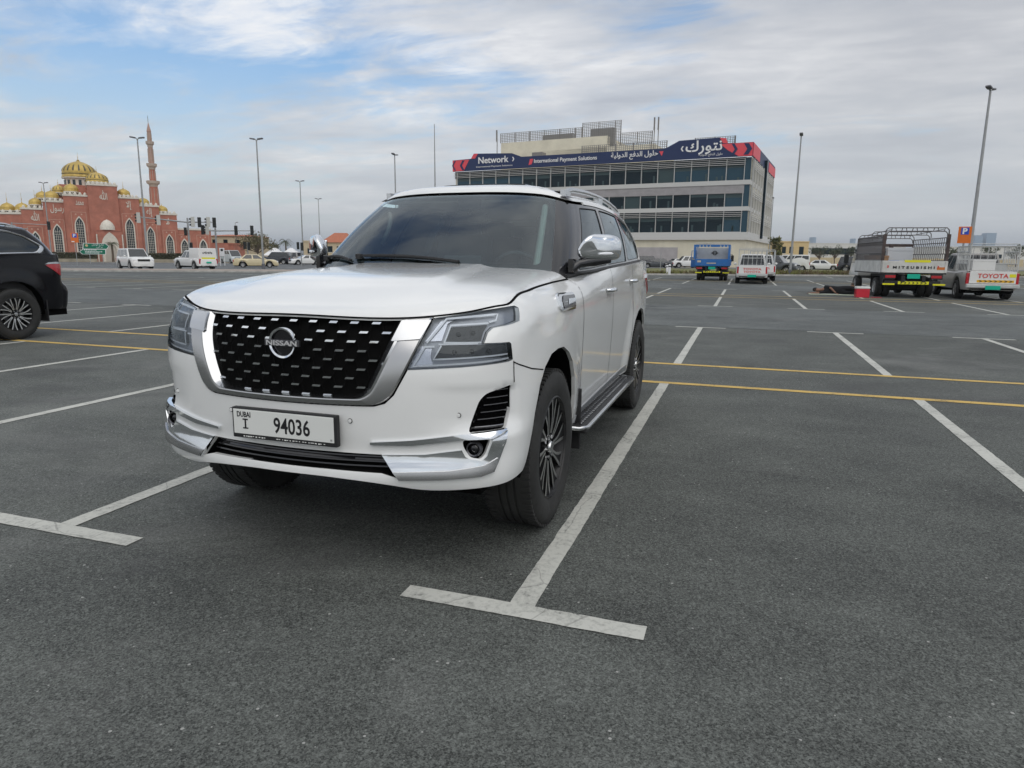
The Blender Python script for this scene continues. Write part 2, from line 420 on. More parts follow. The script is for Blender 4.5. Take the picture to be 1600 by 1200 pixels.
# ---------------------------------------------------------------- ground, roads, painted markings
def asphalt_mat(name, base, paint=None, warm=0.):
    m = bpy.data.materials.new(name); m.use_nodes = True; t = NT(m.node_tree); b = m.node_tree.nodes['Principled BSDF']
    geo = t.n('ShaderNodeNewGeometry'); pos = geo.outputs['Position']
    f1 = t.noise(pos, 170, 3, .75); f2 = t.noise(pos, 48, 4, .7); mpg = t.n('ShaderNodeMapping'); mpg.inputs['Scale'].default_value = (.7, 1.35, 1); t.l(pos, mpg.inputs[0]); f3 = t.noise(mpg.outputs[0], 1.25, 6, .62, .5); f4 = t.noise(pos, .16, 5, .55, .6)
    v = t.math('ADD', t.math('MULTIPLY', t.math('SUBTRACT', f1, .5), 1.3), t.math('MULTIPLY', t.math('SUBTRACT', f2, .5), .25))
    v = t.math('ADD', v, t.math('MULTIPLY', t.math('SUBTRACT', f3, .5), 1.5)); v = t.math('ADD', v, t.math('MULTIPLY', t.math('SUBTRACT', f4, .5), 1.15))
    vs1 = t.n('ShaderNodeTexVoronoi'); vs1.inputs['Scale'].default_value = 210; t.l(pos, vs1.inputs['Vector']); s1 = t.n('ShaderNodeSeparateColor'); t.l(vs1.outputs['Color'], s1.inputs[0])
    vs2 = t.n('ShaderNodeTexVoronoi'); vs2.inputs['Scale'].default_value = 115; t.l(pos, vs2.inputs['Vector']); s2 = t.n('ShaderNodeSeparateColor'); t.l(vs2.outputs['Color'], s2.inputs[0])
    v = t.math('ADD', v, t.math('MULTIPLY', t.math('SUBTRACT', s1.outputs[0], .5), 1.0)); v = t.math('ADD', v, t.math('MULTIPLY', t.math('SUBTRACT', t.math('POWER', s2.outputs[1], 2.2), .3), .75))
    k = t.math('ADD', v, 1.0)
    k = t.math('MAXIMUM', k, .25)
    vo = t.n('ShaderNodeTexVoronoi'); vo.inputs['Scale'].default_value = 26; t.l(pos, vo.inputs['Vector'])
    sel0 = t.n('ShaderNodeSeparateColor'); t.l(vo.outputs['Color'], sel0.inputs[0])
    spk = t.math('LESS_THAN', vo.outputs['Distance'], t.math('MULTIPLY', sel0.outputs[1], .16)); sel = t.n('ShaderNodeSeparateColor'); t.l(vo.outputs['Color'], sel.inputs[0])
    stones = t.math('MULTIPLY', spk, t.math('GREATER_THAN', sel.outputs[0], .72))
    col = t.mix(k, (0, 0, 0), base); 
    nd = t.n('ShaderNodeVectorMath', operation='SCALE'); nd.inputs[0].default_value = base; t.l(k, nd.inputs['Scale'])
    col = t.mix(stones, nd.outputs[0], (.34, .34, .32))
    # oil and tyre stains with shapes of their own
    st = t.noise(pos, .55, 3, .5, 1.2); stm = t.ramp(st, [(.56, 0), (.68, .38)])
    col = t.mix(stm, col, (.055, .055, .056))
    lt = t.noise(pos, .38, 6, .7, .8); col = t.mix(t.ramp(lt, [(.54, 0), (.72, .26)]), col, (.30, .30, .285))
    vo2 = t.n('ShaderNodeTexVoronoi'); vo2.inputs['Scale'].default_value = .9; t.l(t.mix(.10, pos, t.noise(pos, 5, 3, out=1)), vo2.inputs['Vector']); so2 = t.n('ShaderNodeSeparateColor'); t.l(vo2.outputs['Color'], so2.inputs[0])
    drip = t.math('MULTIPLY', t.math('LESS_THAN', vo2.outputs['Distance'], t.math('MULTIPLY', so2.outputs[1], .11)), t.math('GREATER_THAN', so2.outputs[0], .55)); col = t.mix(t.math('MULTIPLY', drip, .5), col, (.035, .035, .034))
    # swept sealcoat on the driving aisles: colder, smoother
    sp = t.n('ShaderNodeSeparateXYZ'); t.l(pos, sp.inputs[0])
    if paint:
        wn = t.noise(pos, 34, 6, .75); wl = t.noise(pos, 3.0, 4, .6); ww = t.math('ADD', t.math('MULTIPLY', wn, .6), t.math('MULTIPLY', wl, .4))
        vc = t.n('ShaderNodeTexVoronoi', feature='DISTANCE_TO_EDGE'); vc.inputs['Scale'].default_value = 2.3; t.l(t.mix(.12, pos, t.noise(pos, 3, out=1)), vc.inputs['Vector'])
        crack = t.math('LESS_THAN', vc.outputs['Distance'], .006)
        pc = t.mix(t.noise(pos, 1.7, 5, .6), tuple(c*.80 for c in paint), tuple(min(1, c*1.12) for c in paint))
        pc = t.mix(t.math('MULTIPLY', crack, .5), pc, tuple(c*.4 for c in paint))
        col = t.mix(t.ramp(ww, [(.36, 0), (.42, .65), (.52, .96)]), col, pc)
    t.l(col, b.inputs['Base Color'])
    t.l(t.ramp(f3, [(.3, .72), (.7, .92)]), b.inputs['Roughness']); b.inputs['Specular IOR Level'].default_value = .35
    bn = t.n('ShaderNodeBump', i_Strength=.28 if not paint else .2, i_Distance=.004); t.l(t.math('ADD', f1, t.math('MULTIPLY', f2, 1.4)), bn.inputs['Height']); t.l(bn.outputs[0], b.inputs['Normal'])
    MATS[name] = m; return m
M_asph = asphalt_mat('asphalt', (.092, .098, .090)); M_asph2 = asphalt_mat('aisle_asphalt', (.109, .118, .114))
M_wline = asphalt_mat('white_road_paint', (.118, .121, .113), (.56, .56, .51)); M_yline = asphalt_mat('yellow_road_paint', (.118, .121, .113), (.66, .45, .13))
M_sand = mat('sandy_ground', (.30, .27, .21), .9, var=.3, vscale=.6); M_kerb = mat('kerb_concrete', (.42, .41, .38), .85, var=.2, vscale=2)
M_pave = mat('pavement_blocks', (.33, .27, .23), .85, var=.2, vscale=1.5); M_road = asphalt_mat('road_asphalt', (.125, .132, .135))
def sheet(name, poly, z, m, kind='structure'):
    mb = MB(); V, T_ = cdt([tuple(p) for p in poly], [], 1e4, 1e4); mb.add([(x, y, z) for x, y in V], [f if (Vector((V[f[1]][0]-V[f[0]][0], V[f[1]][1]-V[f[0]][1])).cross(Vector((V[f[2]][0]-V[f[0]][0], V[f[2]][1]-V[f[0]][1])))) > 0 else f[::-1] for f in T_])
    o = mb.build(name, m, fixn=False); o['kind'] = kind; return o
E1 = [(-150, -14), (-90, 15.5), (-49, 37.6), (-40, 42.4), (-5.1, 59.3), (2.85, 63), (45, 83), (140, 130)]     # far edge of the car park
def off(line, d):   # shift away from the camera
    o = []
    for i, p in enumerate(line):
        a = Vector(line[max(i-1, 0)]); b = Vector(line[min(i+1, len(line)-1)]); t = (b-a).normalized(); o.append((p[0]-t.y*d, p[1]+t.x*d))
    return o
sheet('ground', [(-6000, -400), (6000, -400), (6000, 9000), (-6000, 9000)], -.02, M_sand)
sheet('car_park', [(-150, -40), (140, -40)]+E1[::-1], 0, M_asph)
for k in range(3):
    y0, y1 = 12.45+19.32*k, 19.22+19.32*k
    if y0 < 60:
        x1 = 70; x0 = -70
        if k == 1: x0 = -48+0*y0
        if k == 2: x0 = -8
        if k == 0: x0 = -70
        sheet('aisle', [(x0, y0), (x1, y0), (x1, y1), (x0+(.0 if k == 0 else 14), y1)], .004, M_asph2)
W = 2.546; lw = .105
pm = MB(); ym = MB()
def inlot(x, y):
    for (a, b) in zip(E1[:-1], E1[1:]):
        if a[0] <= x <= b[0]: return y < a[1]+(b[1]-a[1])*(x-a[0])/(b[0]-a[0])-1.0
    return False
def bar(mb, x0, x1, y0, y1, z=.004):
    if abs((x0+x1)/2) > 13 or y0 > 8 or mb is ym: mb.quad((x0, y0, z), (x1, y0, z), (x1, y1, z), (x0, y1, z)); return
    rj = random.Random(int(x0*977+y0*131)); along = (y1-y0) > (x1-x0); L_ = max(y1-y0, x1-x0); n = max(4, int(L_/.035)); A = []; B = []; ja = jb = 0
    for k in range(n+1):
        ja = ja*.6+rj.gauss(0, .0012); jb = jb*.6+rj.gauss(0, .0012); q = k/n
        if along: A.append((x0+ja, y0+(y1-y0)*q, z)); B.append((x1+jb, y0+(y1-y0)*q, z))
        else: A.append((x0+(x1-x0)*q, y1+ja, z)); B.append((x0+(x1-x0)*q, y0+jb, z))
    mb.add(A+B, [(k, k+1, n+2+k, n+1+k) if not along else (k, n+1+k, n+2+k, k+1) for k in range(n)])
for r in range(4):
    yb = 19.32*r
    for k in range(-26, 16):
        x = k*W; j = random.uniform(-.02, .02) if (r or abs(k) > 1) else 0
        if k == 0 and r == 0: j = -.03
        ya = yb
        if inlot(x, yb+5.4):
            bar(pm, x-lw/2+j, x+lw/2+j, yb+.052, yb+5.43)
            bar(pm, x-.51+j, x+.51+j, yb-.052, yb+.052)
        if inlot(x, yb+12.4):
            bar(pm, x-lw/2+j, x+lw/2+j, yb+7.03, yb+12.30); bar(pm, x-.51+j, x+.51+j, yb+12.30, yb+12.405)
    xr = 38
    if inlot(0, yb+5.5) or r < 3:
        xl = {0: -62, 1: -50, 2: -28}.get(r, 0)
        for y in (yb+5.49, yb+6.97): bar(ym, xl if r else -62, xr, y-.06, y+.06)
o = pm.build('parking_lines', M_wline, fixn=False); o['kind'] = 'structure'
o = ym.build('yellow_lines', M_yline, fixn=False); o['kind'] = 'structure'
# kerb, verge and the road behind it
def strip(name, lineA, lineB, z, m, kind='structure'):
    n = len(lineA); mb = MB(); mb.add([(*p, z) for p in lineA]+[(*p, z) for p in lineB], [(i, i+1, n+i+1, n+i) for i in range(n-1)]); o = mb.build(name, m, fixn=False); tag(o, kind=kind); return o
def rail(name, line, wd, h, m, z=0):
    a = line; b = off(line, wd); n = len(a); mb = MB()
    vs = [(*p, z) for p in a]+[(*p, z+h) for p in a]+[(*p, z+h) for p in b]+[(*p, z) for p in b]
    mb.add(vs, [(q*n+i, q*n+i+1, (q+1)*n+i+1, (q+1)*n+i) for q in range(3) for i in range(n-1)]); o = mb.build(name, m); tag(o, kind='structure'); return o
rail('kerb', E1, .25, .13, M_kerb)
V1 = off(E1, .25); V2 = off(E1, 9); V3_ = off(E1, 9.3)
i0 = 4
strip('verge', V1[i0:], off(E1, 34)[i0:], .10, mat('grass_verge_soil', (.15, .15, .06), .95, var=.35, vscale=.5))
strip('median', V1[:i0+1], off(E1, 6.0)[:i0+1], .10, M_pave)
rail('median_kerb', off(E1, 6.0)[:i0+1], .2, .13, M_kerb)
strip('road', off(E1, 6.2)[:i0+1], off(E1, 60)[:i0+1], .012, M_road)
strip('side_road', off(E1, 34)[i0:], off(E1, 52)[i0:], .016, M_road)

# ---------------------------------------------------------------- large white SUV, built in its own space: x left side +, y towards its tail, z up, y = 0 at the front axle
M_paint = mat('pearl_white_paint', (.82, .825, .81), .22, coat=1.0, spec=.5)
M_black = mat('gloss_black', (.012, .012, .014), .12, coat=.6)
M_matblk = mat('black_plastic', (.018, .018, .019), .55)
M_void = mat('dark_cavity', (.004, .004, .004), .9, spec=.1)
M_chrome = mat('chrome', (.80, .82, .84), .09, metal=1)
M_satin = mat('satin_chrome', (.50, .50, .50), .26, metal=1)
M_silver = mat('silver_metal', (.62, .63, .64), .25, metal=1)
M_tyre = mat('tyre_rubber', (.026, .026, .025), .75, var=.25, vscale=6, bump=.15, bscale=60)
M_glassf = glassmat('windscreen_glass', (.70, .92, .94), 1.0, ior=1.95)
M_glasss = glassmat('privacy_glass', (.20, .21, .22), 1.0, ior=1.75)
M_lens = glassmat('lamp_lens', (.86, .89, .92), .9, .03)
M_lampin = mat('lamp_housing', (.34, .35, .38), .35, metal=.3)
M_lampdk = mat('lamp_smoked', (.028, .029, .032), .45)
M_lampw = mat('lamp_light_guide', (.90, .91, .93), .2, coat=.4)
M_red = mat('red_lamp', (.42, .012, .02), .12, coat=1)
M_plate = mat('plate_white', (.74, .75, .72), .35)
M_ink = mat('black_ink', (.01, .01, .012), .5)
M_inter = mat('dark_trim', (.055, .055, .057), .7)
M_seat = mat('grey_leather', (.17, .17, .17), .55)
M_cream = mat('pale_trim', (.42, .40, .36), .6)

# glasshouse: columns (belt point, roof point)
GH = np.array([(0, .40, 1.335, 0, 1.12, 1.850), (.25, .405, 1.335, .22, 1.125, 1.849), (.5, .44, 1.335, .43, 1.145, 1.842), (.7, .51, 1.33, .58, 1.18, 1.828), (.80, .575, 1.325, .655, 1.22, 1.812), (.855, .65, 1.32, .70, 1.28, 1.80),
               (.885, .78, 1.318, .722, 1.40, 1.80), (.905, 1.0, 1.322, .735, 1.55, 1.806), (.912, 1.5, 1.338, .748, 1.85, 1.818), (.912, 2.1, 1.355, .755, 2.3, 1.822), (.905, 2.7, 1.37, .752, 2.75, 1.812), (.892, 3.2, 1.382, .742, 3.10, 1.795),
               (.865, 3.65, 1.39, .722, 3.42, 1.78), (.82, 3.90, 1.39, .69, 3.60, 1.775), (.72, 4.01, 1.39, .61, 3.68, 1.78), (.4, 4.07, 1.39, .35, 3.74, 1.79), (0, 4.09, 1.39, 0, 3.76, 1.795)])
GU = np.concatenate([[0], np.cumsum(np.linalg.norm(np.diff(GH[:, :2], axis=0), axis=1))]); GM = GU[-1]
gh_ = crint(GU, GH)
def GS(s, v, off=0.):
    """glasshouse surface: s = arc length round the belt line, v = 0 belt .. 1 roof edge"""
    sg = 1 if s >= 0 else -1; a = abs(s); c = gh_(a); b, t = c[:3], c[3:]
    e = 1e-3; q = (gh_(min(a+e, GM))-gh_(max(a-e, 0))); q1 = q[:3]*(1-v)+q[3:]*v; up = t-b
    n = np.cross(up, q1); n /= np.linalg.norm(n)
    if (n[0] if .9 < a < GM-.9 else (n[2])) < 0: n = -n
    p = b*(1-v)+t*v+n*(.022*math.sin(PI*min(max(v, 0), 1))+off)
    return np.array([sg*p[0], p[1], p[2]])
def gs_of_y(y):
    lo, hi = .9, GM-.8
    for _ in range(40):
        m = (lo+hi)/2
        if gh_(m)[1] < y: lo = m
        else: hi = m
    return lo
def mir(poly): return [(-a, b) for a, b in poly][::-1]
def ztop(u): return float(top_(abs(u)))
zbot = crint([0, .2, .52, .6, .93, 1.05, 1.16, 1.7, 2.1, 4.3, 5.3, 5.6, UM], [.462, .460, .43, .416, .420, .425, .438, .40, .41, .43, .46, .45, .45])

ARCH_F = [(1.158, .40), (1.185, .47), (1.225, .58), (1.262, .70), (1.315, .82), (1.39, .893), (1.50, .943), (1.62, .955), (1.74, .950), (1.87, .905), (1.97, .84), (2.05, .74), (2.10, .62), (2.12, .50), (2.12, .38)]
ur = U_of_y(3.075)
ARCH_R = [(ur-.50, .38), (ur-.49, .50), (ur-.47, .62), (ur-.41, .76), (ur-.31, .865), (ur-.16, .935), (ur, .955), (ur+.16, .935), (ur+.31, .87), (ur+.42, .77), (ur+.49, .64), (ur+.52, .50), (ur+.53, .38)]
HEAD = [(.675, 1.152), (.80, 1.168), (.93, 1.183), (1.06, 1.194), (1.165, 1.199), (1.175, 1.19), (1.132, 1.135), (1.05, 1.122), (.962, 1.112), (.93, 1.093), (.905, 1.050), (1.038, 1.049), (1.048, 1.043), (1.056, .972), (1.03, .965), (.80, .951), (.565, .939), (.618, 1.044)]
VENT = rnd([(1.052, .862), (1.055, .735), (1.012, .668), (.825, .664), (.878, .802), (.912, .832)], .02)
GRO = [(-.678, 1.156), (-.62, 1.035), (-.56, .92), (-.51, .83), (-.47, .792), (-.42, .778), (-.2, .776), (0, .775), (.2, .776), (.42, .778), (.47, .792), (.51, .83), (.56, .92), (.62, 1.035), (.678, 1.156)]
GRI = [(-.520, 1.153), (-.478, 1.045), (-.42, .92), (-.385, .848), (-.345, .822), (-.2, .819), (0, .818), (.2, .819), (.345, .822), (.385, .848), (.42, .92), (.478, 1.045), (.520, 1.153)]
INTAKE = [(-.450, .565), (-.2, .568), (.2, .568), (.450, .565), (.526, .466), (.45, .487), (.2, .493), (-.2, .493), (-.45, .487), (-.526, .466)]
FOGC = [(.450, .567), (.64, .572), (.797, .592), (.812, .562), (.838, .550), (.880, .543), (.903, .562), (.928, .634), (.99, .652), (1.008, .663), (.990, .615), (.955, .535), (.932, .492), (.875, .476), (.70, .464), (.527, .462)]
FOG = rnd([(.800, .634), (.922, .634), (.900, .570), (.880, .549), (.835, .556), (.806, .60)], .015)

car = empty('large_suv', (-1.132, .97, 0), 0, 'white full-size SUV with chrome mirrors and wide black grille, parked nearest the camera', 'car')

# body shell with openings
us = np.linspace(-UM, UM, 341)
outer = [(u, float(zbot(abs(u)))) for u in us]+[(u, ztop(u)) for u in us[::-1]]
ol = []
def nz(poly, dz=.0): return poly
archF = [p for p in ARCH_F]; archR = [p for p in ARCH_R]
# arches cut the bottom edge: rebuild the bottom edge so that it runs up and over each arch
def arch_cut(bottom, arch):
    a0, a1 = arch[0][0], arch[-1][0]; o = []; done = False
    for p in bottom:
        if a0 < p[0] < a1:
            if not done:
                za = float(zbot(abs(a0))); zb_ = float(zbot(abs(a1)))
                mid = [q for q in arch if q[1] > max(za, zb_)+.004]
                o += [(a0+.004, za)]+mid+[(a1-.001, zb_)]; done = True
        else: o.append(p)
    return o
bottom = [(u, float(zbot(abs(u)))) for u in us]
for A in (mir(ARCH_R), mir(ARCH_F), ARCH_F, ARCH_R): bottom = arch_cut(bottom, A)
outer = bottom+[(u, ztop(u)) for u in us[::-1]]
# the top edge is notched where grille and lamps reach it, so pull those openings 2 mm inside
def inside(poly, e=.003): return [(a, min(b, ztop(a)-e)) for a, b in poly]
grille_hole = inside(GRO, .006)
rows = [(u, ztop(u)-d) for u in us for d in (.006, .013, .022, .034, .05, .07, .095)]
body = patch('body', outer, S, M_paint, car, 0, .02, holes=[grille_hole, inside(HEAD, .006), inside(mir(HEAD), .006), VENT, mir(VENT), INTAKE, FOG, mir(FOG)], step=.034, sv=.03)
# dark well behind every opening
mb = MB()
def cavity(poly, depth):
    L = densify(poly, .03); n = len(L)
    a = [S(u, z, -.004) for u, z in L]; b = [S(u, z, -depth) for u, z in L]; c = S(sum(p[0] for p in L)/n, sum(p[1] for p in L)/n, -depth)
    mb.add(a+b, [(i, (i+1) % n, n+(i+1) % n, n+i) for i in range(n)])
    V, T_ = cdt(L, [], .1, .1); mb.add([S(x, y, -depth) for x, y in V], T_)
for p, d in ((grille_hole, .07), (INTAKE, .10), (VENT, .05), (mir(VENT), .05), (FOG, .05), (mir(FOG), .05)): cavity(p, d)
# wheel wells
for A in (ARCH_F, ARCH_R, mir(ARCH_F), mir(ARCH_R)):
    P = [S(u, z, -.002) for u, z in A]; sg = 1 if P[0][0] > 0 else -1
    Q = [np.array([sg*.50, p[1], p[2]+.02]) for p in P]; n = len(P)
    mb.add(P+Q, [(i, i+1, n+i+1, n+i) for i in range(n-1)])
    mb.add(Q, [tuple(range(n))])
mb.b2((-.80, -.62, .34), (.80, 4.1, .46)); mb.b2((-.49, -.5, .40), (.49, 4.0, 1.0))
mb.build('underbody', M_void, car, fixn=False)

# bonnet: a crowned sheet inside the top edge of the shell
def hood_edge(u): p = S(u, ztop(u)); return p
HB = [hood_edge(u) for u in np.linspace(-U_of_y(.62), U_of_y(.62), 150)]
hpoly = [(p[0], p[1]) for p in HB]
rear = [(x, .62-.16*(1-(x/.87)**2)) for x in np.linspace(hpoly[-1][0], hpoly[0][0], 24)][1:-1]
hz_ = crint([-.95, -.83, -.75, -.60, -.45, -.3, 0, .5, .8], [1.150, 1.158, 1.170, 1.196, 1.220, 1.238, 1.262, 1.292, 1.306])
_fr = [(p[0], p[1]) for p in HB if p[1] < -.2]; _fx = np.array([abs(p[0]) for p in _fr if p[0] >= 0]); _fy = np.array([p[1] for p in _fr if p[0] >= 0])
_sx = np.array([p[0] for p in HB if p[0] > 0]); _sy = np.array([p[1] for p in HB if p[0] > 0])
EDG = np.array(hpoly); EZ = np.array([p[2] for p in HB])
def hood_z(x, y):
    d2 = np.hypot(EDG[:, 0]-x, EDG[:, 1]-y); i = int(d2.argmin()); d = float(d2[i])
    base = float(EZ[i])+(float(hz_(y))-float(hz_(EDG[i, 1])))*.95
    dx = max(0, float(np.interp(y, _sy, _sx))-abs(x)); dy = max(0, y-float(np.interp(abs(x), _fx, _fy)))
    base = float(hz_(y))+(float(EZ[i])-float(hz_(EDG[i, 1])))*math.exp(-d/.022)
    b = .020*(1-math.exp(-dx/.030))*(1-math.exp(-dy/.022))+.046*(1-math.exp(-dx/.17))*(1-math.exp(-dy/.17))
    ax = abs(x); xc = .50-.10*sm(-.6, .5, y)   # raised centre panel with a soft shoulder line
    b += .017*sm(xc+.055, xc-.01, ax)*sm(.05, .5, dy)
    return base+b
def HF(x, y, off=0.): return np.array([x, y, hood_z(x, y)+off])
ins = [Vector((a[0], a[1])) for a in hpoly]; ex = []
cxy = Vector((0, .0))
for i in range(1, len(ins)-1):
    t = (ins[i+1]-ins[i-1]).normalized(); n = Vector((-t.y, t.x))
    if n.dot(Vector((0, .3))-ins[i]) < 0: n = -n
    for d in (.005, .011, .019, .030, .046, .068): ex.append(tuple(ins[i]+n*d))
hp2 = [tuple(v) for v in ins]+rear
V, T_ = cdt(hp2, [], .045, .045, ex)
mbh = MB(); mbh.add([HF(x, y) for x, y in V], T_)
L = len(hp2); top = [HF(x, y) for x, y in hp2]
mbh.add([tuple(p) for p in top]+[(p[0], p[1], p[2]-.012) for p in top], [(i, (i+1) % L, L+(i+1) % L, L+i) for i in range(L)])
ho = mbh.build('bonnet', M_paint, car, smooth=40)
# shut line round the bonnet, lifted a hair
mg = MB()
ribbon(mg, [(u, ztop(u)-.0015) for u in np.linspace(-U_of_y(.62), U_of_y(.62), 120)], .007, S, .0012); mg.build('shut_line', M_void, car, fixn=False)
# cowl under the windscreen
mb = MB(); xs = np.linspace(-.86, .86, 30)
A1 = [(x, .625-.16*(1-(x/.87)**2), hood_z(x, .60-.16*(1-(x/.87)**2))-.012) for x in xs]
A2 = [(x, (.74 if abs(x) > .8 else .66)-.20*(1-(x/.87)**2)+.02, 1.335) for x in xs]
mb.add(A1+A2, [(i, i+1, 30+i+1, 30+i) for i in range(29)]); mb.build('cowl', M_matblk, car, smooth=60)
for cx, L_, a in ((-.47, .72, .02), (-.82, .30, .03)):
    mb = MB(); pts = []
    for k in range(10): pts.append(tuple(GS(cx+L_*k/9, (.10-.05*k/9)+.035*math.sin(PI*(k+1)/11), .018)))
    mb.tube(pts, [.007]+[.010]*5+[.009]*4, 6); mb.tube([(p[0], p[1]+.02, p[2]+.001) for p in pts[1:]], .006, 5)
    mb.lathe([(0, 0), (.022, 0), (.022, .03), (0, .035)], 12, c=(pts[0][0], pts[0][1], pts[0][2]-.02)); mb.build('wiper', M_matblk, car, smooth=50)

# glasshouse shell with window openings
sws = float(np.interp(.655, GH[:7, 3], GU[:7]))       # windscreen half width in s
WS = [(-sws+.012, .015), (sws-.012, .015), (sws-.03, .955), (-sws+.03, .955)]
def win(y0, y1, v0=.04, v1=.90, l0=0., l1=0.): return rnd([(gs_of_y(y0), v0), (gs_of_y(y1), v0), (gs_of_y(y1)+l1, v1), (gs_of_y(y0)+l0, v1)], .03)
W1 = rnd([(gs_of_y(.86), .04), (gs_of_y(1.66), .04), (gs_of_y(1.60), .895), (gs_of_y(.86)+.03, .895)], .02)
W2 = rnd([(gs_of_y(1.76), .04), (gs_of_y(2.62), .04), (gs_of_y(2.66), .895), (gs_of_y(1.72), .895)], .03)
W3 = rnd([(gs_of_y(2.72), .05), (gs_of_y(3.62), .07), (gs_of_y(3.80), .30), (gs_of_y(3.62), .70), (gs_of_y(3.35), .86), (gs_of_y(2.77), .885)], .09, 6)
WR = rnd([(GM-.62, .12), (GM-.001, .12), (GM-.001, .85), (GM-.62, .85)], .03)
sB = gs_of_y(3.85); sF = sws-.02
ss = np.linspace(-sB, sB, 200)
gouter = [(s, -.03) for s in ss]+[(s, .95) for s in ss[::-1]]
patch('window_frame', gouter, GS, M_black, car, 0, .0, holes=[WS, W1, W2, W3, mir(W1), mir(W2), mir(W3)], step=.05, sv=.08)
mbp = MB()
ssr = np.linspace(-GM, GM, 260)
# painted roof side rail and rear quarter, 4 mm proud of the black frame
V3 = [(gs_of_y(3.66), -.03), (GM, -.03), (GM, 1.0), (gs_of_y(1.02), 1.0), (gs_of_y(1.06), .955), (gs_of_y(2.6), .930), (gs_of_y(3.30), .915), (gs_of_y(3.60), .80), (gs_of_y(3.84), .33), (gs_of_y(3.80), .10)]
patch('rear_quarter', V3, GS, M_paint, car, .006, .012, step=.05, sv=.05, holes=[]); patch('rear_quarter', mir(V3), GS, M_paint, car, .006, .012, step=.05, sv=.05)
patch('rear_window', [(-.60, .12), (.60, .12), (.56, .85), (-.56, .85)], lambda a, b, o=0.: GS(a+GM if a < 0 else -(GM-a), b, o) if False else (lambda s: GS(s, b, o))((GM-abs(a))*(1 if a >= 0 else -1)), M_glasss, car, .012, .008, step=.08)
patch('windscreen', WS, GS, M_glassf, car, .0, 0, step=.06, sv=.1)
WSI = rnd([(-sws+.085, .075), (sws-.085, .075), (sws-.085, .90), (-sws+.085, .90)], .05, 5)
patch('windscreen_band', WS, GS, M_black, car, -.004, 0, holes=[WSI], step=.06, sv=.1)
for W in (W1, W2, W3):
    for P in (W, mir(W)):
        cu_ = (sum(q[0] for q in P)/len(P), sum(q[1] for q in P)/len(P)); patch('side_window', [(cu_[0]+(q[0]-cu_[0])*1.05, cu_[1]+(q[1]-cu_[1])*1.04) for q in P], GS, M_glasss, car, -.004, 0, step=.08, sv=.12)
    mbt = MB(); ribbon(mbt, W, .012, GS, .002, closed=True); ribbon(mbt, mir(W), .012, GS, .002, closed=True); mbt.build('window_seal', M_matblk, car, fixn=False)
# belt moulding
mb = MB()
for sg in (1, -1):
    pts = [GS(sg*gs_of_y(y), -.01, .012) for y in np.linspace(.72, 3.7, 40)]; mb.tube(pts, .012, 6)
    pts = [(sg*.868, .62, 1.30), (sg*.885, .72, 1.312), (sg*.905, .80, 1.318)]; mb.tube(pts, .014, 6)
mb.build('belt_moulding', M_matblk, car, smooth=50)
# shelf that closes the gap between shell top and glasshouse
mb = MB(); ue = np.linspace(U_of_y(.55), UM, 90)
for sg in (1, -1):
    a = [S(sg*u, ztop(u), 0) for u in ue]; b = [(p[0]*.90, p[1]-(.08 if p[1] > 3.9 else 0), p[2]+.012) for p in a]
    mb.add([tuple(p) for p in a]+b, [(i, i+1, 90+i+1, 90+i) for i in range(89)])
mb.build('shoulder', M_paint, car, smooth=60)

# roof
RB = [GS(s, 1.0, 0) for s in np.linspace(-GM, GM, 160)][:-1]
rpoly = [(p[0], p[1]) for p in RB]; RE = np.array(RB)
def roof_z(x, y):
    d2 = np.hypot(RE[:, 0]-x, RE[:, 1]-y); i = int(d2.argmin()); d = float(d2[i])
    return float(RE[i, 2])+.034*(1-math.exp(-d/.035))+.062*(1-math.exp(-d/.26))
V, T_ = cdt(rpoly, [], .07, .07, [tuple(Vector(rpoly[i]).lerp(Vector((0, min(max(rpoly[i][1], 1.9), 3.3))), k)) for i in range(0, len(rpoly)) for k in (.012, .03, .06, .1)])
mb = MB(); mb.add([(x, y, roof_z(x, y)) for x, y in V], T_)
ro = mb.build('roof', M_paint, car, smooth=60)
mb = MB(); xs = np.linspace(-.46, .46, 14)
a = [(x, 1.50+.03*(x/.46)**2, roof_z(x, 1.5)+.012) for x in xs]; b = [(x, 2.15, roof_z(x, 2.15)+.042) for x in xs]
mb.add(a+b, [(i, i+1, 15+i, 14+i) for i in range(13)]); mb.add([(p[0], p[1], p[2]-.03) for p in a]+[(p[0], p[1], p[2]-.05) for p in b]+a+b, [(i, i+1, 29+i, 28+i) for i in range(13)]+[(14+i, 15+i, 43+i, 42+i) for i in range(13)])
mb.build('sunroof', M_black, car)
for sg in (1, -1):
    mb = MB(); yy = np.linspace(1.32, 3.42, 28); pts = []; rr = []
    for i, y in enumerate(yy):
        t = i/27; h = .036*min(1, t/.07, (1-t)/.07)**.5 if 0 < t < 1 else 0
        x = float(np.interp(y, GH[6:14, 4], GH[6:14, 3]))-.055; pts.append((sg*x, y, roof_z(sg*x, y)+h+.004)); rr.append(.019)
    mb.tube(pts, rr, 8)
    for y in (1.36, 2.35, 3.36):
        x = float(np.interp(y, GH[6:14, 4], GH[6:14, 3]))-.055; mb.box((sg*x, y, roof_z(sg*x, y)+.012), (.034, .16, .044))
    mb.build('roof_rail', M_silver, car, smooth=50)

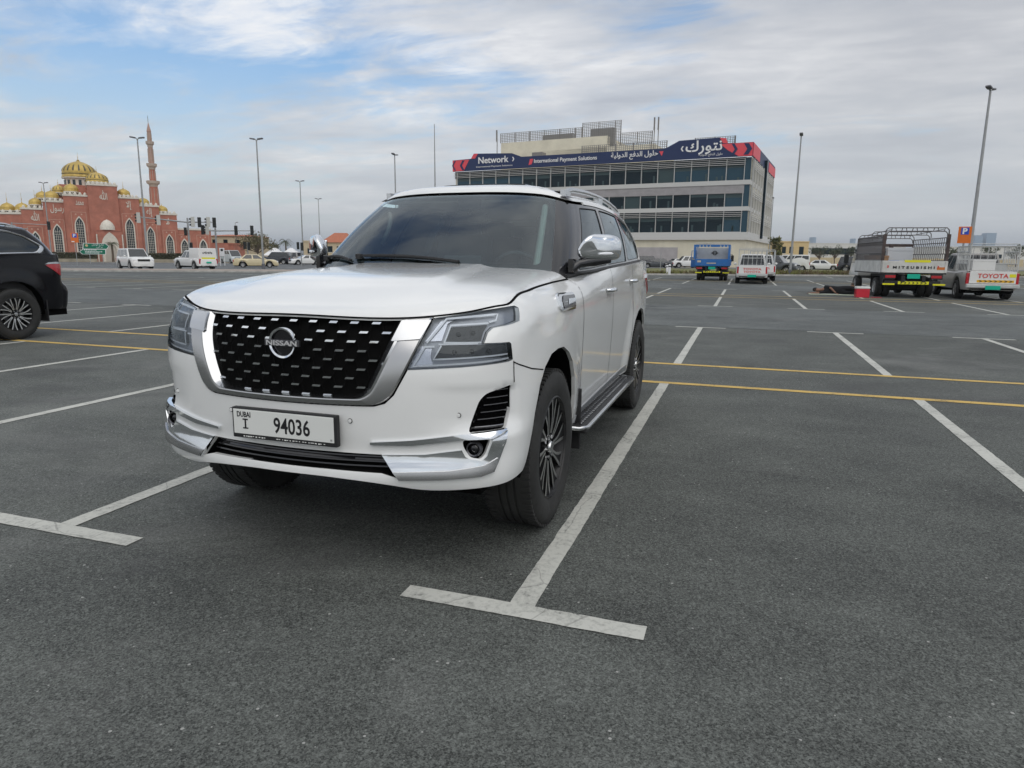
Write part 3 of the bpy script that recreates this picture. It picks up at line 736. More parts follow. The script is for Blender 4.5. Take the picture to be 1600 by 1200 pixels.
# ditch strip at the front of each rail and a grey strip along each rocker
for sg in (1, -1):
    mb = MB(); mb.add([(sg*.665, 1.225, roof_z(.665, 1.24)+.004), (sg*.735, 1.29, 1.812), (sg*.735, 1.36, 1.818), (sg*.665, 1.34, roof_z(.665, 1.34)+.006)], [(0, 1, 2, 3)]); mb.build('ditch_strip', mat('dark_grey_trim', (.09, .09, .10), .4), car, fixn=False)
    patch('rocker_strip', (lambda P: P if sg > 0 else mir(P))([(2.20, .425), (ur-.56, .445), (ur-.58, .50), (ur-.75, .485), (2.22, .465)]), S, mat('rocker_grey', (.20, .21, .22), .35, coat=.4), car, .006, .01, step=.08)
# grille
gr = patch('grille', inside(GRI, .007), S, M_void, car, -.045, 0, step=.06)
mb = MB(); zr = [1.122-.0395*i for i in range(8)]
import itertools
def gi(u, z): return pip((u, z), inside(GRI, .012))
for i, z in enumerate([1.128-.0385*k for k in range(9)]):
    for k in range(-6, 7):
        u = (k+(.5 if i % 2 else 0))*.104
        if not gi(u, z): continue
        if math.hypot(u-.0, (z-1.037)) < .085: continue
        ul, ur_ = u-.0195, u+.0195
        if not gi(ul, z) or not gi(ur_, z):
            while ul < u and not gi(ul, z): ul += .004
            while ur_ > u and not gi(ur_, z): ur_ -= .004
        f = [S(ul+.004, z+.0045, -.006), S(ur_+.003, z+.0045, -.006), S(ur_-.004, z-.0045, -.009), S(ul-.003, z-.0045, -.009)]; bk = [S(a, b, -.035) for a, b in ((ul+.008, z+.001), (ur_-.008, z+.001), (ur_-.008, z-.001), (ul+.008, z-.001))]
        mb.add(f+bk, [(0, 1, 2, 3), (0, 4, 5, 1), (1, 5, 6, 2), (2, 6, 7, 3), (3, 7, 4, 0)])
mb.build('grille_studs', M_chrome, gr)
mb = MB()   # glossy black lattice between the studs
for i in range(9):
    z = 1.128-.0385*i
    for k in range(-6, 7):
        u = (k+(.5 if i % 2 else 0))*.104
        for du in (-.052, .052):
            a, b = (u+(.02 if du > 0 else -.02), z), (u+du-(.018 if du > 0 else -.018), z-.0385)
            if gi(*a) and gi(*b):
                mb.tube([S(a[0], a[1], -.028), S(b[0], b[1], -.028)], .0025, 4)
mb.build('grille_mesh', M_void, gr)
# surround: broad satin U with a bright inner bevel
def ustrip(outerp, innerp, prof, name, m):
    n = len(outerp); rows_ = []
    for t, off in prof: rows_.append([S(o[0]+(i_[0]-o[0])*t, o[1]+(i_[1]-o[1])*t, off) for o, i_ in zip(outerp, innerp)])
    vs = [tuple(p) for r_ in rows_ for p in r_]; fs = []
    for r_ in range(len(prof)-1):
        for i in range(n-1): fs.append((r_*n+i, r_*n+i+1, (r_+1)*n+i+1, (r_+1)*n+i))
    mb = MB(); mb.add(vs, fs); return mb.build(name, m, car, smooth=25)
def resamp(poly, n):
    P = np.array(poly); s = np.concatenate([[0], np.cumsum(np.linalg.norm(np.diff(P, axis=0), axis=1))]); q = np.linspace(0, s[-1], n)
    return [(float(np.interp(a, s, P[:, 0])), float(np.interp(a, s, P[:, 1]))) for a in q]
def smoothen(L, k=2):
    for _ in range(k): L = [L[0]]+[((L[i-1][0]+2*L[i][0]+L[i+1][0])/4, (L[i-1][1]+2*L[i][1]+L[i+1][1])/4) for i in range(1, len(L)-1)]+[L[-1]]
    return L
GO2 = smoothen(resamp(inside([(p[0]*.985, p[1]+(.006 if p[1] < .8 else 0)) for p in GRO], .008), 97), 2); GI2 = smoothen(resamp(inside(GRI, .008), 97), 1)
ustrip(GO2, GI2, [(0, -.02), (0, .004), (.06, .010), (.60, .014), (.72, .012)], 'grille_surround', M_satin)
ustrip(GO2, GI2, [(.72, .0125), (.80, .016), (1.0, -.018), (1.0, -.045)], 'grille_bevel', mat('brushed_chrome', (.58, .59, .60), .22, metal=1))
for sg in (1, -1):   # bright caps at the top of the V
    cap = [(.497, 1.060), (.622, 1.070), (.668, 1.147), (.535, 1.145)]
    cap = [(sg*(a), b) for a, b in cap]
    if sg < 0: cap = cap[::-1]
    patch('grille_cap', rnd(cap, .006), S, mat('brushed_chrome', (.58, .59, .60), .22, metal=1), car, .0185, .012, step=.03)
# badge: ring, bar and letters
def badge(parent, cy, r=.068, back=False, cx=0.):
    y = float(S(0.01, 1.037, .02)[1]) if not back else cy
    mb = MB(); mb.lathe([(r-.012, 0), (r-.010, -.008), (r-.002, -.012), (r, -.004), (r, .006), (r-.012, .006)], 40, axis='Y', c=(cx, y, 1.037)); ring = mb.build('badge', M_chrome, parent, smooth=40)
    mb = MB(); mb.box((cx, y-.006, 1.037), (.176, .012, .027)); mb.build('badge_bar', mat('dark_satin', (.12, .12, .13), .3, metal=.8), ring, bevel=.002)
    mb = MB(); text_mb(mb, 'NISSAN', .030, Matrix.Translation((cx, y-.0135, 1.037))@Matrix.Rotation(R(90), 4, 'X'), depth=.0015, fit=.156, bold=.0005); mb.build('badge_letters', mat('bright_letters', (.85, .85, .85), .25, metal=.6), ring, fixn=False)
    mb = MB(); mb.lathe([(0, .004), (r-.012, .004)], 30, axis='Y', c=(cx, y, 1.037)); mb.build('badge_disc', M_black, ring)
badge(car, 0)
# number plate
yp = float(S(.0, .67, .0)[1])-.035
mb = MB(); mb.b2((-.262, yp, .602), (.278, yp+.03, .742)); fr_ = mb.build('number_plate', M_matblk, car, bevel=.006)
mb = MB(); mb.b2((-.252, yp-.003, .622), (.266, yp+.001, .734)); pl_ = mb.build('plate_face', M_plate, fr_, bevel=.002)
mb = MB(); PM = lambda x, z: Matrix.Translation((x, yp-.0035, z))@Matrix.Rotation(R(90), 4, 'X')
text_mb(mb, '94036', .098, PM(.055, .676), depth=.0006, fit=.185, bold=.0015)
text_mb(mb, 'DUBAI', .034, PM(-.195, .712), depth=.0006, fit=.072, bold=.0006)
mb.b2((-.192, yp-.0041, .652), (-.184, yp-.0035, .688)); mb.b2((-.202, yp-.0041, .687), (-.174, yp-.0035, .693)); mb.b2((-.202, yp-.0041, .647), (-.174, yp-.0035, .653))
mb.b2((.250, yp-.0041, .630), (.252, yp-.0035, .638)); mb.b2((.255, yp-.0041, .630), (.257, yp-.0035, .638))
mb.build('plate_characters', M_ink, pl_, fixn=False)
mb = MB(); random.seed(3); x = -.205
while x < .225:
    if not -.08 < x < -.045: mb.b2((x, yp-.0006, .608+random.random()*.003), (x+.004+random.random()*.007, yp+.002, .614))
    x += .010+random.random()*.008
mb.build('dealer_lettering', M_plate, fr_, fixn=False)
# lower intake, bars
it = MB()
for z in (.548, .528, .508): ribbon(it, [(-.47, z), (.47, z)], .006, S, -.03)
it.tube([S(u, .530, -.05) for u in np.linspace(-.46, .46, 20)], .012, 6); it.build('intake_grille', M_black, car, fixn=False)
for sg in (1, -1):
    fl = (lambda P: P) if sg > 0 else mir
    # side vents with louvres
    mb = MB()
    for k in range(6):
        z = .835-.031*k; u0 = float(np.interp(z, [.664, .832], [.835, .915])); u1 = 1.040 if z > .73 else 1.035-(.73-z)*.6
        P = [[S(sg*u, z+.008, -.002) for u in np.linspace(u0, u1, 7)], [S(sg*u, z-.010, -.024) for u in np.linspace(u0, u1, 7)], [S(sg*u, z-.004, -.026) for u in np.linspace(u0, u1, 7)]]
        vs = [tuple(p) for r_ in P for p in r_]; mb.add(vs, [(r_*7+i, r_*7+i+1, (r_+1)*7+i+1, (r_+1)*7+i) for r_ in range(2) for i in range(6)])
    bv = mb.build('bumper_vent', M_black, car, fixn=False); mb = MB()
    for k in range(6):
        z = .835-.031*k+.008; u0 = float(np.interp(z, [.664, .832], [.845, .925])); u1 = 1.036 if z > .73 else 1.030-(.73-z)*.6
        if u1 > u0: ribbon(mb, [(sg*u0, z), (sg*u1, z)], .0035, S, .0002)
    mb.build('louvre_glints', mat('louvre_glint', (.22, .22, .23), .3, metal=.6), bv, fixn=False)  # slat-edge reflections put in as pale ribbons
    # chrome lower corner piece, thin upper strip and fog lamp
    patch('bumper_chrome', fl(FOGC), S, M_chrome, car, .012, .02, step=.03)
    patch('bumper_chrome_lower', fl([(.502, .498), (.74, .505), (.885, .524), (.948, .552), (.93, .494), (.875, .478), (.70, .466), (.530, .464)]), S, M_satin, car, .019, .01, step=.03)
    patch('chrome_strip', fl([(.402, .622), (.584, .636), (.80, .662), (1.008, .672), (.93, .640), (.80, .638), (.583, .612), (.402, .610)]), S, M_chrome, car, .016, .02, step=.03)
    fc = S(sg*.865, .592, -.03); mb = MB(); mb.ball(fc, (.034, .03, .030), 14, 8); fo = mb.build('fog_lamp', M_black, car, smooth=60)
    mb = MB(); mb.lathe([(.026, -.012), (.032, -.016), (.036, -.004), (.036, .01)], 20, axis='Y', c=(fc[0], fc[1]-.018, fc[2])); mb.build('fog_ring', mat('dark_satin', (.12, .12, .13), .3, metal=.8), fo, smooth=50)
    # headlamp: housing, dark boxes, light guides, lens
    HD = inside(fl(HEAD), .007)
    hl = patch('headlamp', HD, S, M_lampin, car, -.030, 0, step=.05)
    mb = MB(); Lp = densify(HD, .03); n = len(Lp); a = [S(u, z, -.001) for u, z in Lp]; b = [S(u, z, -.032) for u, z in Lp]; mb.add(a+b, [(i, (i+1) % n, n+(i+1) % n, n+i) for i in range(n)]); mb.build('lamp_rim', M_matblk, hl, fixn=False)
    for P in ([(.725, 1.060), (.752, 1.112), (.945, 1.122), (.915, 1.095), (.895, 1.056)], [(.682, .988), (.71, 1.038), (1.030, 1.040), (1.045, .985), (.86, .985)]):
        patch('lamp_box', fl(rnd(P, .006)), S, M_lampdk, hl, -.018, .012, step=.05)
    pj = MB()
    for (u, z) in ((.79, 1.085), (.86, 1.09), (.77, 1.012), (.85, 1.014), (.93, 1.014)): pj.ball(S(sg*u, z, -.018), .011, 10, 6)
    pj.build('projector', M_lampdk, hl, smooth=60)
    mb = MB()
    for L_, wd in (([(.648, 1.052), (.735, 1.148), (1.02, 1.168), (.995, 1.142), (.955, 1.135)], .008), ([(.725, 1.052), (.755, 1.122), (.95, 1.131)], .007), ([(.722, 1.052), (.895, 1.052)], .006), ([(.682, 1.036), (.64, 1.034), (.592, .953), (.80, .964), (1.04, .978)], .008), ([(.712, 1.040), (.678, .982), (.86, .990), (1.035, .997)], .007), ([(.70, 1.045), (.88, 1.047)], .006)):
        ribbon(mb, fl(L_) if sg < 0 else L_, wd, S, -.012)
        ribbon(mb, fl(L_) if sg < 0 else L_, wd*.8, S, -.014)
    mb.build('light_guide', M_lampw, hl, fixn=False)
    patch('inner_panel', fl([(.57, .945), (.615, 1.035), (.672, 1.035), (.665, .99), (.678, .955)]), S, mat('lamp_reflector', (.62, .63, .68), .25, metal=.6), hl, -.022, .008, step=.05)
    patch('upper_panel', fl([(.64, 1.055), (.715, 1.146), (.80, 1.155), (.74, 1.128), (.713, 1.058)]), S, mat('lamp_reflector', (.45, .47, .50), .3, metal=.7), hl, -.022, .008, step=.05)
    patch('lamp_lens', HD, S, M_lens, hl, .001, 0, step=.04)
    # tail lamp
    ut = U_of_y(3.84)
    patch('tail_lamp', fl([(ut-.15, 1.20), (ut-.02, 1.12), (ut+.12, 1.03), (ut+.30, 1.0), (ut+.62, 1.0), (ut+.62, 1.21), (ut+.1, 1.225), (ut-.1, 1.222)]), S, M_red, car, .012, .02, step=.05)
    patch('tail_lamp_trim', fl([(ut-.17, 1.218), (ut-.02, 1.228), (ut+.62, 1.215), (ut+.62, 1.25), (ut+.05, 1.258), (ut-.10, 1.25)]), S, M_silver, car, .014, .02, step=.05)
    # fender vent
    vp = rnd([(1.745, 1.215), (1.80, 1.228), (2.085, 1.222), (2.065, 1.128), (1.78, 1.132), (1.742, 1.15)], .012)
    fv = patch('fender_vent', fl(vp), S, M_chrome, car, .012, .014, step=.04)
    patch('vent_recess', fl(rnd([(1.80, 1.145), (1.80, 1.185), (1.85, 1.212), (2.085, 1.208), (2.065, 1.143)], .006)), S, M_black, fv, .0145, .004, step=.04)
    patch('vent_fin', fl([(1.90, 1.165), (1.93, 1.192), (2.078, 1.190), (2.070, 1.168)]), S, M_chrome, fv, .018, .003, step=.04)
    # door handles
    for y, z in ((1.52, 1.188), (2.60, 1.222)):
        uy = U_of_y(y); mb = MB(); pts = [S(sg*(uy+d), z, o) for d, o in ((-.10, .004), (-.085, .030), (-.05, .040), (.05, .040), (.085, .030), (.10, .004))]
        mb.tube(pts, [.012, .015, .016, .016, .015, .012], 8); mb.build('door_handle', M_chrome, car, smooth=60)
        patch('handle_cup', fl(rnd([(uy-.09, z-.03), (uy+.07, z-.03), (uy+.07, z+.03), (uy-.09, z+.03)], .03)), S, mat('cup_shade', (.55, .55, .54), .3, coat=.6), car, .0015, .001, step=.05)
    # shut lines
    for L_ in ([(U_of_y(.63), ztop(U_of_y(.63))-.02), (U_of_y(.66), 1.20), (U_of_y(.67), .9), (U_of_y(.69), .52), (U_of_y(.80), .46)], [(U_of_y(1.68), 1.33), (U_of_y(1.70), .9), (U_of_y(1.70), .47)],
               [(U_of_y(2.66), 1.35), (U_of_y(2.70), 1.0), (ur-.44, .80), (ur-.50, .66), (ur-.52, .48)], [(1.06, .96), (1.10, .945), (1.22, .91), (1.36, .885)], [(1.062, .965), (1.068, .868)]):
        mg = MB(); ribbon(mg, [(sg*a, b) for a, b in L_], .006, S, .0012); mg.build('shut_line', M_void, car, fixn=False)
    # parking sensors
    for u, z in ((.313, .712), (.786, .742)):
        mb = MB(); c = S(sg*u, z, .001); mb.lathe([(.0085, .0), (.0105, -.001), (.0115, .001)], 16, axis='Y', c=(c[0], c[1]-.001, c[2])); mb.build('parking_sensor', M_matblk, car)
        mb = MB(); mb.lathe([(0, -.0035), (.0085, -.0025), (.0085, .002)], 14, axis='Y', c=(c[0], c[1]-.001, c[2])); mb.build('sensor_cap', M_paint, car)
    # crease on the bumper corner
    cr_ = MB()
    # mirrors
    mr = empty('mirror', (0, 0, 0)); mr.parent = car
    mb = MB(); cx, cyy, cz = sg*1.018, .88, 1.464
    def sq(t, p): return math.copysign(abs(t)**p, t)
    n, m_ = 28, 18; vs = []; fs = []
    for i in range(m_+1):
        ph = -PI/2+PI*i/m_
        for k in range(n):
            a = 2*PI*k/n; X = sq(math.cos(ph), .55)*sq(math.cos(a), .55); Z = sq(math.cos(ph), .55)*sq(math.sin(a), .62); Y = sq(math.sin(ph), .75)
            zz = Z*(.094 if Z > 0 else .070)*(1-.16*X*(1 if Z > 0 else 0)*0); xx = X*.118
            xx += .055*max(Z, 0)*(-min(X, 0))**.8
            yy_ = Y*(.075 if Y < 0 else .045)+.095*X
            vs.append((cx+sg*xx, cyy+yy_, cz+zz))
    for i in range(m_):
        for k in range(n): fs.append((i*n+k, i*n+(k+1) % n, (i+1)*n+(k+1) % n, (i+1)*n+k))
    mb.add(vs, fs); mb.build('mirror_cap', M_chrome, mr, smooth=80)
    mb = MB(); mb.tube([(sg*.87, .70, 1.335), (sg*.91, .75, 1.375), (sg*.99, .84, 1.392), (sg*1.08, .90, 1.402)], [.03, .028, .034, .022], 8); mb.box((sg*.885, .73, 1.365), (.03, .13, .08)); mb.build('mirror_foot', M_black, mr, smooth=50)
    mb = MB(); mb.box((cx, cyy+.040, cz), (.19, .02, .11), rz=sg*R(38)); mb.build('mirror_glass', mat('mirror_glass', (.7, .72, .74), .02, metal=1), mr, bevel=.008)
    mb = MB(); mb.tube([S(sg*2.2, 1.2)*0+np.array([sg*(1.03+.085*t), .805+.06*t+.06*t*t, 1.437+.004*t]) for t in (0, .35, .7, 1)], [.006, .010, .010, .006], 6); mb.build('indicator', M_lampw, mr, smooth=60)
    # running board
    mb = MB(); y0, y1 = .50, 2.42
    mb.b2((sg*.80, y0, .372), (sg*1.045, y1, .418)); rb = mb.build('running_board', M_matblk, car, bevel=.012)
    mb = MB(); mb.tube([(sg*.88, y0-.02, .408), (sg*1.01, y0-.02, .408), (sg*1.05, y0+.03, .408), (sg*1.05, y1-.10, .408), (sg*1.02, y1-.02, .408), (sg*.90, y1+.02, .408)], .013, 6); mb.build('board_trim', M_silver, rb, smooth=60)
    mb = MB()
    for k in range(34):
        y = y0+.05+(y1-y0-.12)*k/34
        for xx in (.93, .965, 1.0): mb.box((sg*xx, y+.015*(xx > .95), .420), (.014, .036, .006))
    mb.build('tread_studs', M_black, rb)
    # mud flaps
    mb = MB(); mb.box((sg*.89, .60, .44), (.20, .02, .38)); mb.box((sg*.86, 3.63, .44), (.20, .02, .36)); mb.build('mud_flap', M_matblk, car, bevel=.006)


# wheels
def wheel_meshes():
    prof = [(.262, -.118), (.285, -.128), (.33, -.138), (.375, -.136), (.402, -.122), (.414, -.100), (.4185, -.07), (.4185, -.045), (.411, -.044), (.411, -.034), (.419, -.033), (.4195, -.006), (.412, -.005), (.412, .005), (.4195, .006), (.419, .033), (.411, .034), (.411, .044), (.4185, .045), (.4185, .07), (.414, .10), (.402, .122), (.375, .136), (.33, .138), (.285, .128), (.262, .118)]
    t = MB(); t.lathe(prof, 72, axis='X')
    for k in range(72):                     # shoulder blocks
        a = 2*PI*k/72
        for sx in (-1, 1):
            M = Matrix.Rotation(a, 3, 'X'); t.box(M@Vector((sx*.093, .413, 0)), (.052, .014, .022), M=M)
    r = MB(); r.lathe([(.262, -.115), (.275, -.118), (.279, .122), (.268, .128), (.262, .110), (.250, .09), (.245, -.10)], 64, axis='X')   # barrel and lip
    r.lathe([(0, .02), (.25, .02), (.25, .03)], 40, axis='X')
    sp = MB(); sv_ = MB()
    for k in range(10):
        a = 2*PI*k/10
        M = Matrix.Rotation(a, 4, 'X')
        def pt(rr, da, x): da += .9*max(0, rr-.1)**1.0*.8; return M@Vector((x, rr*math.cos(da), rr*math.sin(da)))
        w0, w1 = .20, .165
        a_ = [pt(.055, -w0, .098), pt(.055, w0, .098), pt(.16, w1*.55, .105), pt(.258, w1*.78, .108), pt(.258, -w1*.78, .108), pt(.16, -w1*.55, .105)]
        b_ = [p-Vector((.04, 0, 0)) for p in a_]
        sp.add(a_+b_, [(0, 1, 2, 5), (5, 2, 3, 4)]+[(i, (i+1) % 6, 6+(i+1) % 6, 6+i) for i in range(6)])
        for sgn in (-1, 1):
            q = []
            for rr, da, x in ((.075, .10, .103), (.14, .085, .1085), (.20, .12, .1105), (.262, .165, .113)):
                hw = .0068 if rr < .16 else .0088
                q += [pt(rr, sgn*(da-hw/rr*1.0), x), pt(rr, sgn*(da+hw/rr*1.0), x)]
            sv_.add(q, [(2*i, 2*i+1, 2*i+3, 2*i+2) for i in range(3)])
    hub = MB(); hub.lathe([(0, .118), (.030, .117), (.034, .110), (.034, .10)], 24, axis='X')
    for k in range(6):
        a = 2*PI*k/6; hub.lathe([(0, .112), (.010, .112), (.011, .098)], 8, axis='X', c=(0, .056*math.cos(a), .056*math.sin(a)))
    disc = MB(); disc.lathe([(.06, .045), (.17, .045), (.17, .03)], 36, axis='X')
    return t, r, sp, sv_, hub, disc
t, r, sp, sv_, hub, disc = wheel_meshes()
wh = empty('wheel', (.853, 0, .419)); wh.parent = car
t.build('tyre', M_tyre, wh, smooth=35); r.build('rim', mat('spoke_black', (.008, .008, .009), .4), wh, smooth=35)
sp.build('spokes', mat('spoke_black', (.008, .008, .009), .4), wh); sv_.build('spoke_facing', mat('machined_alloy', (.72, .72, .71), .3, metal=1), wh, fixn=False); hub.build('hub_cap', M_silver, wh, smooth=35); disc.build('brake_disc', mat('disc_steel', (.12, .12, .12), .5, metal=.5), wh)
for x, y in ((-.853, 0), (.853, 3.075), (-.853, 3.075)):
    c = copy_tree(wh, loc=(x, y, .419), parent=car)
    if x < 0: c.rotation_euler = (0, 0, PI)

# cabin
mb = MB(); mb.b2((-.80, .78, .5), (.80, 4.0, .95)); mb.build('cabin_floor', M_inter, car)
mb = MB(); mb.prism([(.56, 1.20), (.62, 1.325), (.85, 1.335), (1.05, 1.31), (1.12, 1.20), (1.15, .9), (.8, .9)], -.80, .80, axis='X'); mb.box((0, 1.10, 1.36), (.30, .03, .13)); mb.build('dashboard', M_inter, car, bevel=.02)
mb = MB(); c = Vector((.38, 1.22, 1.27)); ax = Matrix.Rotation(R(25), 3, 'X')
pts = [c+ax@Vector((.19*math.cos(2*PI*k/28), 0, .19*math.sin(2*PI*k/28))) for k in range(28)]
mb.tube(pts, .016, 7, closed=True); mb.ball(c, (.06, .03, .05)); mb.tube([c+Vector((-.18, 0, 0)), c+Vector((.18, 0, 0))], .014, 6); mb.tube([c, c+ax@Vector((0, 0, -.18))], .014, 6); mb.build('steering_wheel', M_inter, car, smooth=60)
for x, y in ((.38, 1.72), (-.38, 1.72), (.40, 2.65), (-.40, 2.65)):
    mb = MB(); mb.box((x, y, 1.02), (.50, .50, .16)); mb.box((x, y+.30, 1.32), (.48, .14, .56), M=Matrix.Rotation(R(-12), 3, 'X')); mb.box((x, y+.37, 1.66), (.27, .10, .17), M=Matrix.Rotation(R(-8), 3, 'X')); mb.build('seat', M_seat, car, bevel=.04, smooth=40)
mb = MB(); mb.box((0, 1.24, 1.775), (.16, .06, .08)); mb.tube([(0, 1.26, 1.74), (0, 1.25, 1.70)], .01, 6); mb.box((0, 1.27, 1.685), (.25, .025, .07)); mb.build('rear_view_mirror', M_matblk, car, bevel=.01)
for sg in (1, -1):
    if sg > 0: mb = MB(); mb.tube([GS(sg*(sws-.10), v, -.05) for v in np.linspace(.1, .9, 8)], .028, 8); mb.build('pillar_trim', M_cream, car, smooth=60)
    mb = MB(); mb.tube([(sg*.66, 1.16, 1.50), (sg*.63, 1.14, 1.54), (sg*.60, 1.15, 1.61), (sg*.60, 1.18, 1.68), (sg*.63, 1.22, 1.72)], .016, 8); mb.build('grab_handle', M_cream, car, smooth=60)
mb = MB(); mb.b2((-.62, 1.35, 1.80), (.62, 3.7, 1.815)); mb.build('headliner', M_cream, car)

# ---------------------------------------------------------------- office building
M_cream2 = mat('cream_render', (.68, .64, .52), .8, var=.08, vscale=.4); M_alu = mat('pale_aluminium', (.56, .56, .545), .5)
M_bglass = mat('office_glass', (.007, .018, .025), .08, spec=.2); M_bglass2 = mat('office_glass_teal', (.020, .060, .09), .08, spec=.3); M_blind = mat('blinds', (.03, .06, .065), .35)
M_navy = mat('navy_banner', (.011, .026, .095), .5); M_coral = mat('coral_banner', (.74, .075, .10), .5); M_white = mat('white_lettering', (.80, .80, .80), .5)
M_louv = mat('grey_louvre', (.26, .26, .25), .6); M_panel = mat('grey_panel', (.40, .38, .39), .55, var=.1, vscale=.8); M_mesh = mat('screen_mesh', (.22, .21, .20), .7)
ob = empty('office_building', (.785, 128.37, 0), math.atan2(-.135, .99), 'glass office block with louvred floors and a navy and coral banner round its top', 'building')
BL, BD = -60.3, 36.
W_ = -.2
mb = MB(); mb.b2((BL, .6, 0), (0, BD, 19)); mb.build('wall', M_cream2, ob)
mb = MB(); mb.b2((BL-.2, -.5, 4.85), (.5, BD+.3, 5.5)); mb.b2((BL-.1, -.35, 5.5), (.35, BD+.2, 6.2)); mb.build('cornice', M_alu, ob)
mb = MB(); mb.b2((BL, 0, 0), (0, .6, 4.85)); mb.build('ground_floor', M_cream2, ob)
for x0, x1, z1 in ((-35, -27, 3.2), (-20, -12, 3.5)): mb = MB(); mb.b2((x0, -.06, 0), (x1, .1, z1)); mb.build('roller_shutter', M_panel, ob)
random.seed(11)
floors = [(6.27, 8.85, 10.0), (10.65, 12.95, 14.45), (15.18, 17.7, 19.1)]     # glass bottom, glass top, band top
bays = [-1.04-3.083*k for k in range(20)]
for fi, (z0, z1, z2) in enumerate(floors):
    for k in range(19):
        a, b = bays[k+1], bays[k]; mb = MB(); mb.b2((a+.06, .28, z0), (b-.06, .34, z1))
        teal = (fi == 2 and k < 4) or (fi == 1 and k == 0) or (fi == 0 and k == 0) or (fi == 2 and k > 13)
        m = M_bglass2 if teal else random.choice([M_bglass, M_bglass, M_bglass, M_blind])
        wn = mb.build('window', m, ob)
        if random.random() < .75:
            mb = MB(); hb = random.uniform(.15, .8); mb.b2((a+.09, .20+.06, z1-hb), (b-.09, .272, z1-.02)); 
            for q in range(3):
                if random.random() < .5: xx = random.uniform(a+.4, b-.6); mb.b2((xx, .262, z0+.05), (xx+.35, .272, z0+random.uniform(.5, 1.4)))
            mb.build('blind', M_blind, wn)
    mb = MB()
    for k in range(20): mb.b2((bays[k]-.05, -.02, z0-.1), (bays[k]+.05, .3, z1+1.2 if fi != 1 else z1))
    mb.b2((bays[-1], .08, z0-.18), (bays[0], .3, z0)); mb.build('mullions', M_alu, ob)
    if fi == 1:
        mb = MB(); mb.b2((BL, .0, z1), (-.9, .55, z2-.1))
        pn = mb.build('panel_band', M_panel, ob)
        mb = MB()
        for k in range(6): mb.b2((BL, -.03, z1+.12+k*.22), (-.9, .0, z1+.15+k*.22))
        mb.build('panel_joints', M_louv, pn)
    else:
        mb = MB(); mb.b2((BL, .38, z1), (-.9, .55, z2)); lv = mb.build('louvre_backing', M_bglass, ob)
        mb = MB()
        for k in range(4): mb.b2((BL, -.16, z1+.10+k*.31), (-.9, .02, z1+.18+k*.31))
        mb.build('louvres', M_alu, lv)
for z0, z1 in ((9.92, 10.65), (14.4, 15.18)):
    mb = MB(); mb.b2((BL-.05, -.12, z0), (.1, BD, z1)); mb.build('spandrel', M_alu, ob)
mb = MB(); mb.b2((-1.0, .1, 6.2), (-.08, .5, 19)); mb.b2((-.12, .1, 6.2), (0, 2.2, 19)); mb.build('corner_glazing', M_bglass2, ob)
mb = MB()      # side elevation: fins and boxes
for k in range(9):
    y = 2.6+k*3.6
    for (z0, z1, z2) in floors: mb.b2((-.02, y, z0), (.07, y+2.6, z1+.3))
mb.build('side_glazing', M_bglass, ob)
mb = MB()
for k in range(10):
    y = 2.2+k*3.6; mb.b2((0, y, 6.2), (.35, y+.14, 19.0))
for (z0, z1, z2) in floors:
    for k in range(9):
        for q in range(4): mb.b2((.3, 2.6+k*3.6, z1-.5+q*.35), (.38, 5.4+k*3.6, z1-.36+q*.35))
mb.build('side_fins', M_alu, ob)
mb = MB(); mb.b2((.0, 17, 5.5), (.8, 17.9, 20.5)); mb.build('stair_strip', M_bglass, ob)
# banner, front
def XZ(pts, y0, y1, mi=0, mb=None): return mb.prism(pts, y0, y1, mi, axis='Y')
bn = MB(); bn.prism([(-60.35, 19.1), (.25, 19.1), (.25, 21.4), (-3.9, 21.4), (-5.5, 22.5), (-12.6, 22.4), (-15.1, 21.2), (-44.2, 21.3), (-46.4, 22.1), (-55.2, 22.5), (-55.9, 21.5), (-60.35, 21.4)], -.55, -.30, axis='Y')
bn.b2((.0, -.3, 19.1), (.25, BD, 21.4)); ban = bn.build('banner', M_navy, ob)
mb = MB()
for P in ([(-60.3, 19.15), (-60.3, 21.35), (-56.3, 21.35), (-57.6, 19.15)], [(-55.85, 21.5), (-55.2, 22.45), (-54.2, 22.45), (-54.9, 21.5)], [(-2.1, 19.15), (-4.05, 20.3), (-5.3, 21.35), (.2, 21.35), (.2, 19.15)], [(-5.5, 22.45), (-4.4, 22.3), (-4.05, 21.4), (-4.9, 21.5)], [(-41.6, 20.75), (-41.9, 19.75), (-42.6, 19.6), (-42.3, 20.75)], [(-15.4, 20.75), (-15.7, 19.9), (-16.2, 20.75)]):
    mb = MB(); mb.prism(P, -.62, -.55, axis='Y'); mb.build('coral_shape', M_coral, ban)
for ya, yb, zt in ((-.4, 9, 21.35), (24, BD, 21.0)): mb = MB(); mb.b2((.25, ya, 19.15), (.32, yb, zt)); mb.build('coral_shape', M_coral, ban)
mb = MB()
def chev(x, z, s, d=1, t=.38, y=-.68): mb.prism([(x, z+s), (x+t, z+s), (x+t+d*s*.62, z), (x+t, z-s), (x, z-s), (x+d*s*.62, z)], y, y+.05, axis='Y')
chev(-57.9, 20.25, 1.0, -1, .5); chev(-3.4, 20.35, .95, 1, .5); chev(-1.3, 20.3, .95, 1, .8); chev(-59.8, 20.3, 1.0, -1, .3); mb.build('navy_chevrons', M_navy, ban, fixn=False)
mb = MB(); TM = lambda x, z: Matrix.Translation((x, -.60, z))@Matrix.Rotation(R(90), 4, 'X')
text_mb(mb, 'Network', 1.75, TM(-50.6, 21.05), depth=.03, fit=7.0, bold=.03); chev(-46.3, 20.95, .42, 1, .24, -.62)
text_mb(mb, 'International Payment Solutions', .42, TM(-50.4, 19.75), depth=.02, fit=8.4)
